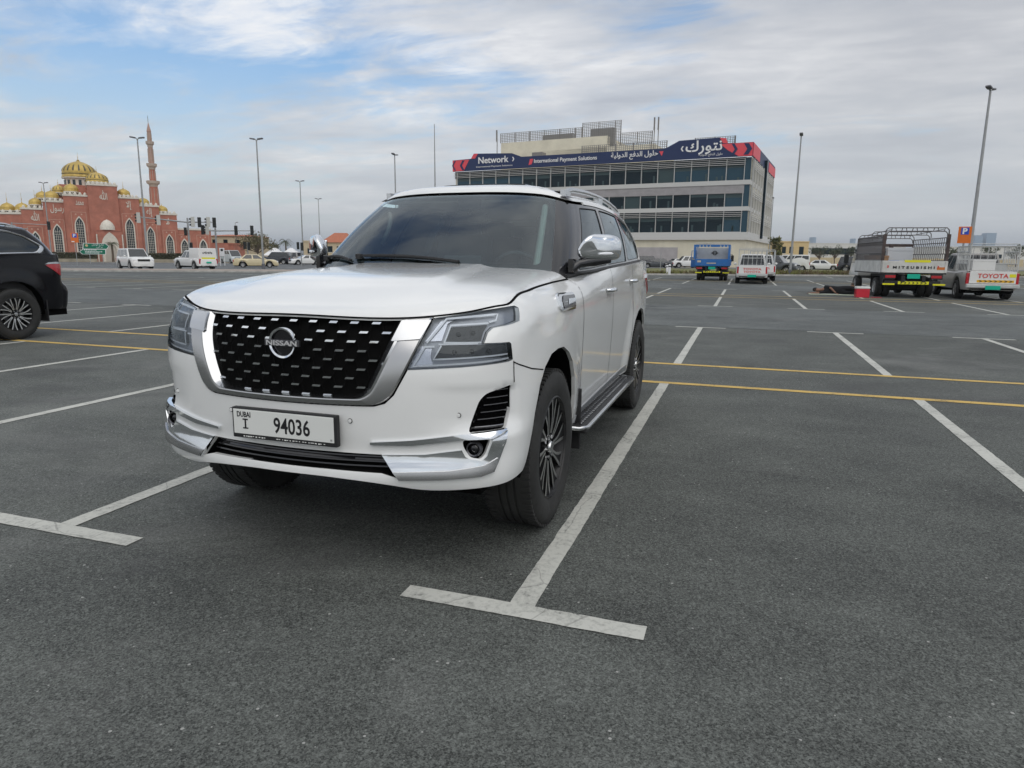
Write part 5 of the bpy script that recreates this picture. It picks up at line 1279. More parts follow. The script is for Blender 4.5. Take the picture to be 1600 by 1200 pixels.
ms = empty('mast', (*D(681, 405, 100).xy, 0), 0, 'thin headless mast left of the office block', 'mast'); mb = MB(); mb.tube([(0, 0, 0), (0, 0, 10), (0, 0, 19.7)], [.14, .11, .05], 8); mb.build('pole', M_galv, ms, smooth=60); mb = MB(); mb.lathe([(0, 19.7), (.07, 19.72), (.07, 19.8), (0, 19.86)], 8); mb.build('mast_cap', M_galv, ms)

# ---------------------------------------------------------------- traffic signals
M_sig = mat('signal_black', (.02, .022, .022), .5); M_sigback = mat('signal_back', (.52, .52, .48), .6); M_off = mat('unlit_lens', (.03, .04, .035), .3, coat=.5)
def toward(loc): d = CPOS.xy-Vector(loc[:2]); return math.atan2(d.y, d.x)+PI/2      # rz so that local -y faces the camera
def signal_head(parent, x, y, z, away=False, s=1.):
    mb = MB(); mb.box((x, y, z), (.34*s, .22, 1.05*s)); mb.box((x, y+(.13 if not away else -.13), z), (.40*s, .02, 1.15*s))
    hd = mb.build('signal_head', M_sigback if away else M_sig, parent, bevel=.02)
    if away: mb = MB(); mb.box((x-.19, y+.1, z), (.06, .3, 1.0*s)); [mb.box((x-.23, y+.25, z+q*.33*s), (.3, .12, .2)) for q in (-1, 0, 1)]; mb.build('visor', M_sig, hd)
    else:
        for q in (-1, 0, 1):
            mb = MB(); mb.lathe([(0, -.01), (.12*s, 0), (.12*s, .03)], 12, axis='Y', c=(x, y-.12, z+q*.33*s)); mb.build('lens', M_off, hd)
            mb = MB(); mb.lathe([(.14*s, -.2), (.14*s, 0)], 10, axis='Y', c=(x, y-.12, z+q*.33*s), a0=0, a1=PI); mb.build('visor', M_sig, hd, fixn=False)
def signal_mast(px, base_y, dep, arm_l, arm_r, zt, heads, label, low=()):
    p = D(px, 405, dep); rz = toward(p); t = empty('traffic_signal', (p.x, p.y, 0), rz, label, 'traffic light', 'traffic signals at the crossing')
    mb = MB(); mb.tube([(0, 0, 0), (0, 0, zt+.5)], [.14, .10], 10); mb.build('pole', M_galv, t, smooth=60); mb = MB(); mb.tube([(arm_l, 0, zt+.45*(arm_l < -3)), (0, 0, zt)], [.055, .09], 8)
    if arm_r: mb.tube([(0, 0, zt), (arm_r, 0, zt+.1)], [.09, .05], 8)
    mb.build('mast_arm', M_galv, t, smooth=60)
    for x, dz, aw in heads: signal_head(t, x, -.1, zt+dz, aw)
    for x, z in low: signal_head(t, x, -.15, z, False, .8)
    return t
signal_mast(297.5, 415, 80, -5.2, 2.95, 5.05, [(-5.0, .35, True), (-3.0, .15, True), (.55, .05, True), (1.25, .03, False), (2.2, .08, True), (2.85, .05, False)], 'left traffic signal mast with a long arm crossing before the mosque', low=[(-.3, 4.0), (.2, 2.3)])
signal_mast(339.5, 416, 84, -1.6, 4.3, 4.25, [(-1.4, .08, False), (-.9, .08, True), (2.35, .1, False), (4.2, .15, False)], 'second traffic signal mast with its arm reaching right above the villa', low=[])
for px, dep, lab in ((388, 90, 'low traffic signal post in front of the big windblown tree'), (471, 88, 'low traffic signal post left of the left door mirror')):
    p = D(px, 405, dep); t = empty('traffic_signal', (p.x, p.y, 0), toward(p), lab, 'traffic light', 'traffic signals at the crossing'); mb = MB(); mb.tube([(0, 0, 0), (0, 0, 3.0)], .07, 8); mb.build('pole', M_galv, t); signal_head(t, .15, -.15, 2.5, False, .9); signal_head(t, -.35, 0, 2.6, False, .8)
p = D(80, 405, 95); t = empty('traffic_signal', (p.x, p.y, 0), toward(p), 'traffic signal on a thin horizontal arm above the tail of the black SUV', 'traffic light', 'traffic signals at the crossing')
mb = MB(); mb.tube([(-4, 0, 0), (-4, 0, 5.4)], .1, 8); mb.build('pole', M_galv, t); mb = MB(); mb.tube([(-4, 0, 5.3), (.1, 0, 5.2)], .05, 6); mb.build('mast_arm', M_galv, t); signal_head(t, .15, -.1, 5.1, False)

# ---------------------------------------------------------------- signs
M_org = mat('orange_sign', (.72, .17, .02), .45); M_blue = mat('blue_sign', (.02, .08, .50), .45); M_green = mat('green_sign', (.0, .16, .09), .45)
def parking_sign(loc, s, zb, label, note=False):
    t = empty('parking_sign', loc, toward(loc), label, 'sign', 'orange parking signs'); mb = MB(); mb.tube([(0, .04, 0), (0, .04, zb+1.2*s)], .035, 8); mb.build('post', M_galv, t)
    mb = MB(); mb.b2((-.45*s, -.01, zb), (.45*s, .02, zb+1.3*s)); bd = mb.build('sign_board', M_org, t, bevel=.008)
    mb = MB(); mb.b2((-.27*s, -.017, zb+.68*s), (.27*s, -.011, zb+1.22*s)); mb.build('blue_panel', M_blue, bd)
    mb = MB(); TS_ = lambda x, z: Matrix.Translation((x*s, -.020, zb+z*s))@Matrix.Rotation(R(90), 4, 'X'); text_mb(mb, 'P', .62*s, TS_(0, .95), depth=.002, bold=.012)
    if note: mb.b2((-.4*s, -.018, zb+.06*s), (-.05*s, -.012, zb+.2*s))
    mb.build('letter', M_white, bd, fixn=False)
    return t
pk_ = (9.0, 29.6, 0); parking_sign(pk_, .50, 2.13, 'orange parking sign with a blue P, beside the caged truck')
pl2 = D(120, 405, 76); parking_sign((pl2.x, pl2.y, 0), .80, 2.55, 'orange parking sign with a blue P in front of the mosque', True)
p = D(149, 405, 92); t = empty('direction_sign', (p.x, p.y, 0), toward(p), 'green two-piece direction sign with white arrow ends, left of the white SUV at the crossing', 'road sign')
mb = MB(); [mb.tube([(x, .05, 0), (x, .05, 1.4)], .05, 6) for x in (-.6, .9)]; mb.build('post', M_galv, t)
for nm, P, dz in (('upper_panel', [(-1.35, 1.95), (-1.25, 2.72), (1.35, 2.72), (1.75, 2.35), (1.45, 1.95)], 0), ('lower_panel', [(-1.75, 1.6), (-1.35, 1.93), (1.35, 1.93), (1.3, 1.25), (-1.45, 1.25)], 0)):
    mb = MB(); mb.prism(P, -.02, .03, axis='Y'); f = mb.build(nm, M_white, t); c = (sum(q[0] for q in P)/len(P), sum(q[1] for q in P)/len(P)); mb = MB(); mb.prism([(c[0]+(q[0]-c[0])*.95, c[1]+(q[1]-c[1])*.88) for q in P], -.028, -.021, axis='Y'); mb.build('green_face', M_green, f)
mb = MB(); TG = lambda x, z: Matrix.Translation((x, -.034, z))@Matrix.Rotation(R(90), 4, 'X')
text_mb(mb, AR('شارع الوصل'), .34, TG(.45, 2.5), depth=.004, fit=1.4); text_mb(mb, AR('بر دبي'), .3, TG(.6, 2.16), depth=.004, fit=.7)
for z, a, b in ((1.78, -1.2, .2), (1.55, -1.1, .9), (1.38, -1.1, .4)):
    x = a; rg = random.Random(int(z*100))
    while x < b: q = rg.uniform(.05, .16); mb.b2((x, -.034, z), (x+q, -.029, z+.10)); x += q+.05
mb.build('sign_lettering', M_white, t, fixn=False); mb = MB(); mb.lathe([(0, -.004), (.17, 0)], 12, axis='Y', c=(-.85, -.03, 2.42)); mb.build('shield', M_vyel, t)
# small bollards, warning boards and posts by the kerbs
def bollard(loc, h, label, m=None): t = empty('bollard', loc, 0, label, 'bollard', 'white marker posts on the verge'); mb = MB(); mb.lathe([(.10, 0), (.10, h-.06), (.06, h), (0, h)], 10); mb.build('post', m or M_white, t); mb = MB(); mb.lathe([(.105, h*.75), (.105, h*.86)], 10); mb.build('reflective_band', M_sig, t)
bollard((*G(1042, 429.5).xy, .1), .75, 'left one of two white marker posts on the verge behind the white SUV tail'); bollard((*G(1045.6, 431).xy, .1), .85, 'right one of two white marker posts on the verge behind the white SUV tail')
bollard((*G(1229, 427).xy, .1), 1.1, 'thick white marker post at the foot of the lamp post by the van')
p = G(1031.5, 426); t = empty('sign_post', (p.x, p.y, .1), 0, 'thin grey post with no sign on the verge, in front of the grey sedan', 'post'); mb = MB(); mb.tube([(0, 0, 0), (0, 0, 1.9)], .04, 6); mb.build('pole', M_galv, t); mb = MB(); mb.box((0, 0, 1.92), (.10, .10, .04)); mb.build('cap', M_galv, t)
p = D(347.5, 405, 86); t = empty('speed_camera', (p.x, p.y, 0), toward(p), 'white roadside cabinet on two legs, with a round dark eye', 'cabinet')
mb = MB(); mb.b2((-.3, -.15, 1.2), (.3, .15, 2.2)); cb = mb.build('box', M_white, t, bevel=.03); mb = MB(); mb.tube([(-.25, 0, 0), (-.25, 0, 1.2)], .05, 6); mb.build('leg', M_white, t); mb = MB(); mb.tube([(.25, 0, 0), (.25, 0, 1.2)], .05, 6); mb.build('leg', M_white, t); mb = MB(); mb.lathe([(0, -.02), (.16, 0)], 12, axis='Y', c=(0, -.155, 1.95)); mb.build('lens', M_sig, t)

# ---------------------------------------------------------------- ordinary vehicles
M_cglass = mat('car_glass', (.018, .022, .025), .05, coat=1.0); M_vwhite = mat('white_paint', (.74, .74, .72), .3, coat=.8); M_rim = mat('alloy_rim', (.42, .42, .42), .35, metal=.6); M_yel = mat('reflective_yellow', (.75, .72, .02), .4); M_pgreen = mat('green_plate', (.0, .42, .28), .5)
M_amber = mat('amber_lamp', (.60, .17, .02), .3, coat=.5); M_textred = mat('red_lettering', (.60, .05, .04), .5)
def vwheel(parent, x, y, r=.36, w=.24, dual=False):
    t = empty('wheel', (x, y, r)); t.parent = parent; sx = 1 if x > 0 else -1; mb = MB()
    mb.lathe([(r*.62, -w/2), (r*.93, -w/2), (r, -w*.36), (r, w*.36), (r*.93, w/2), (r*.62, w/2)], 22, axis='X'); mb.build('tyre', M_tyre, t, smooth=40)
    mb = MB(); mb.lathe([(r*.64, sx*w*.47), (r*.60, sx*w*.50), (r*.56, sx*w*.38), (r*.2, sx*w*.30), (0, sx*w*.36)], 18, axis='X')
    for k in range(5): a = 2*PI*k/5; mb.box((sx*w*.42, r*.35*math.cos(a), r*.35*math.sin(a)), (.03, r*.5, r*.13), M=Matrix.Rotation(a, 3, 'X'))
    mb.build('rim', M_rim, t, fixn=False)
def loft_body(L, Wd, line, zb, m, parent, name='body', arches=(), ends=.82, nx=34, wr=.36):
    """line(y) = height of the body's upper edge; y from -L/2 (tail) to L/2 (nose)"""
    ys = [-L/2+L*.5*(1-math.cos(PI*k/nx)) if k in (0, nx) else -L/2+L*k/nx for k in range(nx+1)]; ys = sorted(set(ys+[-L/2+.03, L/2-.03, -L/2+.10, L/2-.10])); rows = []
    for y in ys:
        e = min(1, (L/2-abs(y))/.55); k = ends+(1-ends)*math.sqrt(max(0, 1-(1-e)**2)); hw = Wd/2*k; zt = line(y); e2 = min(1, (L/2-abs(y))/.10); dz = .10*(1-math.sqrt(max(0, 1-(1-e2)**2)))
        z0 = zb
        for ay in arches:
            d = abs(y-ay)
            if d < wr*1.22: z0 = max(z0, wr+math.sqrt((wr*1.22)**2-d*d)*.98)
        z1 = zt-dz; z0 = min(z0, z1-.12)
        rows.append([(0, z0+.02), (hw*.80, z0), (hw*.97, z0+.02), (hw, z0+(z1-z0)*.3), (hw*1.0, z0+(z1-z0)*.62), (hw*.965, z1-.06), (hw*.90, z1-.008), (hw*.6, z1+.012), (0, z1+.022)])
    n = 9; mb = MB(); V_ = []
    for y, r_ in zip(ys, rows): V_ += [(x, y, z) for x, z in r_]+[(-x, y, z) for x, z in r_[::-1]]
    N = 2*n; fs = [(i*N+k, i*N+(k+1) % N, (i+1)*N+(k+1) % N, (i+1)*N+k) for i in range(len(ys)-1) for k in range(N)]; fs += [tuple(range(N)), tuple((len(ys)-1)*N+k for k in range(N))[::-1]]
    mb.add(V_, fs); b = mb.build(name, m, parent, smooth=38)
    mb = MB(); mb.b2((-Wd*.42, -L/2+.15, zb-.08), (Wd*.42, L/2-.15, zb+.25))
    for ay in arches: mb.b2((-Wd*.47, ay-wr*1.15, wr*.6), (Wd*.47, ay+wr*1.15, wr*1.9))
    mb.build('underbody', M_void, parent); return b
def frustum(mb, y0, y1, ya, yb, z0, z1, w0, w1):
    vs = [(-w0, y0, z0), (w0, y0, z0), (w0, y1, z0), (-w0, y1, z0), (-w1, ya, z1), (w1, ya, z1), (w1, yb, z1), (-w1, yb, z1)]
    mb.add(vs, [(0, 3, 2, 1), (4, 5, 6, 7), (0, 1, 5, 4), (1, 2, 6, 5), (2, 3, 7, 6), (3, 0, 4, 7)]); return vs
def fquad(vs, ids, u0, u1, v0, v1, o=.008):
    a, b, c, d = (Vector(vs[i]) for i in ids); n = (b-a).cross(d-a).normalized()
    P = lambda u, v: (a*(1-u)+b*u)*(1-v)+(d*(1-u)+c*u)*v+n*o
    return [P(u0, v0), P(u1, v0), P(u1, v1), P(u0, v1)]
def vehicle(kind, name, label, cat, loc, head, colour, group=None, extra=None, detail=True):
    """head = direction (x, y) the nose points to"""
    rz = math.atan2(head[1], head[0])-PI/2; t = empty(name, loc, rz, label, cat, group)
    S_ = dict(sedan=(4.75, 1.82, .22, (-1.35, 1.42), .33), suv=(4.75, 1.88, .30, (-1.40, 1.42), .38), van=(4.8, 1.80, .24, (-1.45, 1.60), .34), pickup=(5.2, 1.80, .36, (-1.55, 1.60), .38))[kind]; L, Wd, zb, ax, wr = S_
    if kind == 'sedan': line = crint([-2.38, -2.2, -1.6, -1.0, .7, 1.2, 2.1, 2.38], [.86, .96, .98, .95, .92, .90, .80, .62]); cab = (-1.75, 1.15, -1.05, .30, .92, 1.44, .80, .60); wins = [(.10, .47), (.53, .86)]
    elif kind == 'suv': line = crint([-2.38, -2.2, -1.0, .9, 1.2, 2.1, 2.38], [.98, 1.08, 1.10, 1.09, 1.10, 1.02, .78]); cab = (-2.30, 1.15, -2.05, .45, 1.06, 1.86, .86, .70); wins = [(.06, .30), (.34, .64), (.68, .93)]
    elif kind == 'van': line = crint([-2.4, -2.3, 1.2, 1.9, 2.2, 2.4], [1.0, 1.12, 1.12, 1.08, .98, .72]); cab = (-2.36, 2.05, -2.28, 1.05, 1.05, 2.08, .88, .80); wins = [(.04, .26), (.28, .50), (.52, .72), (.76, .95)]
    else: line = crint([-2.6, -2.5, -.75, -.7, 1.0, 1.4, 2.3, 2.6], [1.02, 1.04, 1.04, 1.04, 1.06, 1.06, .98, .78]); cab = (-.85, 1.25, -.70, .50, 1.02, 1.74, .82, .66); wins = [(.12, .48), (.54, .90)]
    body = loft_body(L, Wd, line, zb, colour, t, arches=ax, wr=wr)
    mb = MB(); vs = frustum(mb, *cab); cb = mb.build('cabin', colour, t, bevel=.07, smooth=40)
    for ids in ((1, 2, 6, 5), (3, 0, 4, 7)):
        for a, b in wins:
            if ids[0] == 3: a, b = 1-b, 1-a
            mb = MB(); mb.quad(*fquad(vs, ids, a, b, .12 if kind != 'van' else .42, .88)); mb.build('side_window', M_cglass, cb, fixn=False)
    mb = MB(); mb.quad(*fquad(vs, (2, 3, 7, 6), .05, .95, .06, .94)); mb.build('windscreen', M_cglass, cb, fixn=False)
    mb = MB(); mb.quad(*fquad(vs, (0, 1, 5, 4), .07, .93, .30 if kind in ('suv', 'van') else .1, .90)); mb.build('rear_window', M_cglass, cb, fixn=False)
    for y in ax:
        for x in (-1, 1): vwheel(t, x*(Wd/2-.11), y, wr-.02)
    zf = float(line(L/2-.25))-.12
    for sx in (-1, 1):
        mb = MB(); mb.box((sx*Wd*.36, L/2-.10, zf), (.36, .12, .15)); mb.build('headlight', M_lampw, t, bevel=.03)
        mb = MB(); zt_ = float(line(-L/2+.2))-.16; hh = .42 if kind in ('van', 'pickup') else .26; mb.box((sx*Wd*.42, -L/2+.055, zt_-hh*.25), (.17, .10, hh)); mb.build('tail_lamp', M_red, t, bevel=.02)
        mb = MB(); mb.ball((sx*(Wd/2+.10), cab[3]+.35, cab[4]+.12), (.10, .06, .08), 8, 6); mb.build('door_mirror', colour, t, smooth=60)
    mb = MB(); mb.b2((-Wd*.26, L/2-.06, zf-.14), (Wd*.26, L/2+.0, zf+.05)); [mb.b2((-Wd*.26, L/2+.0, zf-.12+.06*k), (Wd*.26, L/2+.012, zf-.10+.06*k)) for k in range(3)]; mb.build('grille', M_sig, t)
    mb = MB(); mb.b2((-.26, -L/2-.012, zb+.26), (.26, -L/2+.02, zb+.38)); mb.build('number_plate', M_plate, t); mb = MB(); mb.b2((-.26, L/2-.03, zb+.12), (.26, L/2+.02, zb+.23)); mb.build('number_plate', M_plate, t)
    mb = MB(); mb.b2((-Wd*.40, L/2-.10, zb+.02), (Wd*.40, L/2-.005, zb+.10)); mb.b2((-Wd*.40, -L/2+.0, zb), (Wd*.40, -L/2+.1, zb+.09)); mb.build('lower_bumper', M_matblk, t, bevel=.02)
    return t, vs
def view(loc, fwd, side):
    """heading built from the sight line: fwd towards the camera, side towards picture right"""
    d = (CPOS.xy-Vector(loc[:2])).normalized(); r_ = Vector((-d.y, d.x)); v = d*fwd+r_*side; return (v.x, v.y)
def col(n, c): return mat(n, c, .28, coat=.8)
p = G(212, 421); vehicle('suv', 'suv', 'white mid-size SUV turning at the crossing, its front towards the car park', 'car', (p.x, p.y, 0), view(p, .96, .30), M_vwhite)
p = G(306, 421.5); t, vs_ = vehicle('pickup', 'pickup_truck', 'white pickup with a tall load cover, seen from behind at the crossing', 'pickup', (p.x, p.y, 0), view(p, -.90, -.42), M_vwhite)
mb = MB(); frustum(mb, -2.52, -.62, -2.46, -.62, 1.0, 1.95, .84, .78); cn = mb.build('load_cover', M_vwhite, t, bevel=.05)
mb = MB(); mb.b2((-.60, -2.58, .98), (.60, -2.545, 1.13)); mb.build('reflective_strip', M_yel, t); mb = MB(); mb.b2((-.22, -2.66, .62), (.22, -2.60, .76)); mb.build('rear_plate', M_pgreen, t)
mb = MB(); TT = Matrix.Translation((-.1, -2.50, 1.55))@Matrix.Rotation(R(90), 4, 'X'); text_mb(mb, 'Service', .34, TT, depth=.01, fit=.95) if False else [mb.b2((-.45+.13*k, -2.515, 1.45+.04*(k % 2)), (-.38+.13*k, -2.49, 1.58+.03*(k % 3))) for k in range(7)]; mb.build('cover_marks', M_sig, t, fixn=False)
p = D(400, 405, 76); vehicle('sedan', 'sedan', 'cream sedan side-on behind the tall lamp post', 'car', (p.x, p.y, 0), view(p, .05, 1.0), col('cream_paint', (.62, .53, .33)))
p = D(432, 405, 105); vehicle('suv', 'suv', 'black SUV behind the cream sedan', 'car', (p.x, p.y, 0), view(p, -.35, -.93), col('dark_blue_paint', (.02, .022, .03)), group='cars queuing at the junction')
p = D(451, 405, 108); vehicle('suv', 'suv', 'silver SUV behind the tail of the cream sedan', 'car', (p.x, p.y, 0), view(p, -.6, -.8), col('silver_paint', (.36, .35, .34)), group='cars queuing at the junction')
p = D(478, 405, 100); vehicle('sedan', 'sedan', 'white hatchback just left of the left door mirror', 'car', (p.x, p.y, 0), view(p, .3, -.95), M_vwhite, group='cars queuing at the junction')
p = D(464, 405, 128); vehicle('sedan', 'sedan', 'dark sedan roof between the silver SUV and the white hatchback', 'car', (p.x, p.y, 0), view(p, .3, -.95), col('dark_grey_paint', (.05, .055, .06)), group='cars queuing at the junction')
p = D(361, 405, 110); vehicle('van', 'van', 'pale small bus facing the crossing, right of the second signal mast', 'van', (p.x, p.y, 0), view(p, .9, .4), col('pale_blue_white', (.55, .60, .60)))
p = D(1235, 405, 90); vehicle('van', 'van', 'white passenger van side-on behind the lamp post on the right', 'van', (p.x, p.y, 0), view(p, .05, -1.0), M_vwhite)
p = D(1286, 405, 96); vehicle('sedan', 'sedan', 'white sedan parked right of the white van', 'car', (p.x, p.y, 0), view(p, .02, 1.0), M_vwhite)
p = D(1212, 405, 72); vehicle('suv', 'suv', 'black car half hidden behind the white pickup, in front of the van', 'car', (p.x, p.y, 0), view(p, .3, 1.0), col('dark_grey_paint', (.05, .055, .06)))
p = D(1345, 405, 80); vehicle('suv', 'suv', 'black off-roader half hidden behind the cab of the caged truck', 'car', (p.x, p.y, 0), view(p, .15, 1.0), col('dark_blue_paint', (.02, .022, .03)))
p = D(1027, 405, 104); vehicle('sedan', 'sedan', 'dark grey sedan side-on behind the white SUV tail', 'car', (p.x, p.y, 0), view(p, .05, -1.0), col('dark_grey_paint', (.05, .055, .06)))
p = D(1056, 405, 118); vehicle('sedan', 'sedan', 'white car between the grey sedan and the blue truck', 'car', (p.x, p.y, 0), view(p, .5, -.8), M_vwhite)
p = D(1072, 405, 108); vehicle('suv', 'suv', 'white people carrier beside the open door of the blue truck', 'car', (p.x, p.y, 0), view(p, .3, -.9), M_vwhite)
p = D(1003, 405, 122); vehicle('suv', 'suv', 'dark car furthest left behind the tail of the white SUV', 'car', (p.x, p.y, 0), view(p, .1, -.9), col('dark_blue_paint', (.02, .022, .03)))

# ---------------------------------------------------------------- racks and work trucks (noses point away, +y)
M_rack = mat('white_rack', (.50, .51, .50), .5, var=.1); M_rackd = mat('rusty_dark_rack', (.075, .055, .05), .7, var=.35, vscale=4); M_rackg = mat('grey_rack', (.125, .12, .12), .6)
def rack_side(mb, x, y0, y1, z0, z1, n, r=.016, ornate=True):
    mb.tube([(x, y0, z0), (x, y0, z1)], r*1.6, 6); mb.tube([(x, y1, z0), (x, y1, z1)], r*1.6, 6)
    for z in (z0, z0+(z1-z0)*.30, z0+(z1-z0)*.78, z1): mb.tube([(x, y0, z), (x, y1, z)], r*1.2, 6)
    for k in range(1, n):
        y = y0+(y1-y0)*k/n; mb.tube([(x, y, z0), (x, y, z0+(z1-z0)*.30)], r*.8, 4); mb.tube([(x, y, z0+(z1-z0)*.78), (x, y, z1)], r*.8, 4)
        if ornate: 
            a, b = z0+(z1-z0)*.30, z0+(z1-z0)*.78; d = (y1-y0)/n*.42; mb.tube([(x, y-d, a), (x, y-d*.2, a+(b-a)*.35), (x, y+d*.6, a+(b-a)*.65), (x, y, b)], r*.9, 4)
def pickup(loc, label, words, group='pickups with load racks', rack=M_rack, cargo=0, side=None):
    t, vs = vehicle('pickup', 'pickup_truck', label, 'pickup', loc, (0, 1), side or M_vwhite, group)
    mb = MB(); mb.b2((-.74, -2.50, 1.03), (.74, -.95, 1.062)); mb.build('load_bed', M_void, t)
    mb = MB(); mb.b2((-.74, -2.625, .62), (.74, -2.585, 1.06)); tg = mb.build('tailgate', M_vwhite, t, bevel=.012)
    mb = MB()
    for i, (wd, s, z, f) in enumerate(words): text_mb(mb, wd, s, Matrix.Translation((f[1], -2.632, z))@Matrix.Rotation(R(90), 4, 'X'), depth=.003, fit=f[0], bold=.004)
    mb.build('tailgate_lettering', M_textred, tg, fixn=False)
    mb = MB(); mb.b2((-.85, -2.76, .46), (.85, -2.60, .60)); bp_ = mb.build('rear_bumper', M_rack, t, bevel=.03)
    mb = MB(); mb.b2((-.24, -2.775, .40), (.24, -2.762, .54)); mb.build('rear_plate', M_pgreen, bp_)
    mb = MB()
    for x in (-.78, .78): rack_side(mb, x, -2.5, -.9, 1.06, 1.98, 9)
    for y in (-2.5, -1.7, -.9): mb.tube([(-.78, y, 1.98), (.78, y, 1.98)], .02, 6)
    mb.tube([(-.78, -.9, 1.5), (.78, -.9, 1.5)], .02, 6); [mb.tube([(x, -.9, 1.06), (x, -.9, 1.98)], .014, 4) for x in (-.5, -.25, 0, .25, .5)]
    mb.tube([(-.78, -2.5, 1.98), (-.74, -2.5, 2.06), (.74, -2.5, 2.06), (.78, -2.5, 1.98)], .018, 6); mb.build('load_rack', rack, t, fixn=False)
    return t
t = pickup((1.23, 42.9, 0), 'white pickup with a white load rack, parked right of the blue truck', [('TOYOTA', .17, .86, (1.02, 0)), ('TOYOTA', .15, .70, (.95, 0))])
t = pickup((9.50, 29.98, 0), 'white pickup with a scrollwork load rack at the right edge, by the orange parking sign', [('TOYOTA', .22, .90, (.98, 0))], side=mat('shaded_side_paint', (.34, .33, .31), .35, coat=.5))  # grey body colour paints in the shade on this white pickup's side
mb = MB(); [mb.prism([(-.45+.16*k, .665), (-.37+.16*k, .70), (-.45+.16*k, .735), (-.40+.16*k, .735), (-.32+.16*k, .70), (-.40+.16*k, .665)], -2.634, -2.628, axis='Y') for k in range(7)]; mb.build('chevrons', M_sig, t, fixn=False)
mb = MB(); mb.b2((-.50, -2.628, .655), (.68, -2.622, .745)); mb.build('reflective_strip', mat('amber_reflective', (.75, .42, .02), .4), t); mb = MB(); mb.b2((.52, -2.634, .85), (.72, -2.626, .97)); mb.build('yellow_sticker', M_yel, t)
def crate(loc, d, m, name, label, cat, group=None, rz=0.):
    t = empty(name, loc, rz, label, cat, group); mb = MB(); mb.b2((-d[0]/2, -d[1]/2, 0), (d[0]/2, d[1]/2, d[2]*.86)); mb.build('body', m, t, bevel=.01); mb = MB(); mb.b2((-d[0]/2-.01, -d[1]/2-.01, d[2]*.862), (d[0]/2+.01, d[1]/2+.01, d[2])); mb.build('lid', m, t, bevel=.008); return t
crate((9.35, 28.3, 1.065), (.75, .6, .42), M_vwhite, 'crate', 'white box on the bed of the pickup at the right edge', 'box'); crate((9.95, 28.6, 1.065), (.5, .5, .3), M_rack, 'crate', 'grey box right of the white box on the pickup at the right edge', 'box')
t = pickup((1.90, 49.0, 0), 'white pickup mostly hidden behind the racked pickup beside the blue truck', [('TOYOTA', .17, .86, (1.0, 0))])

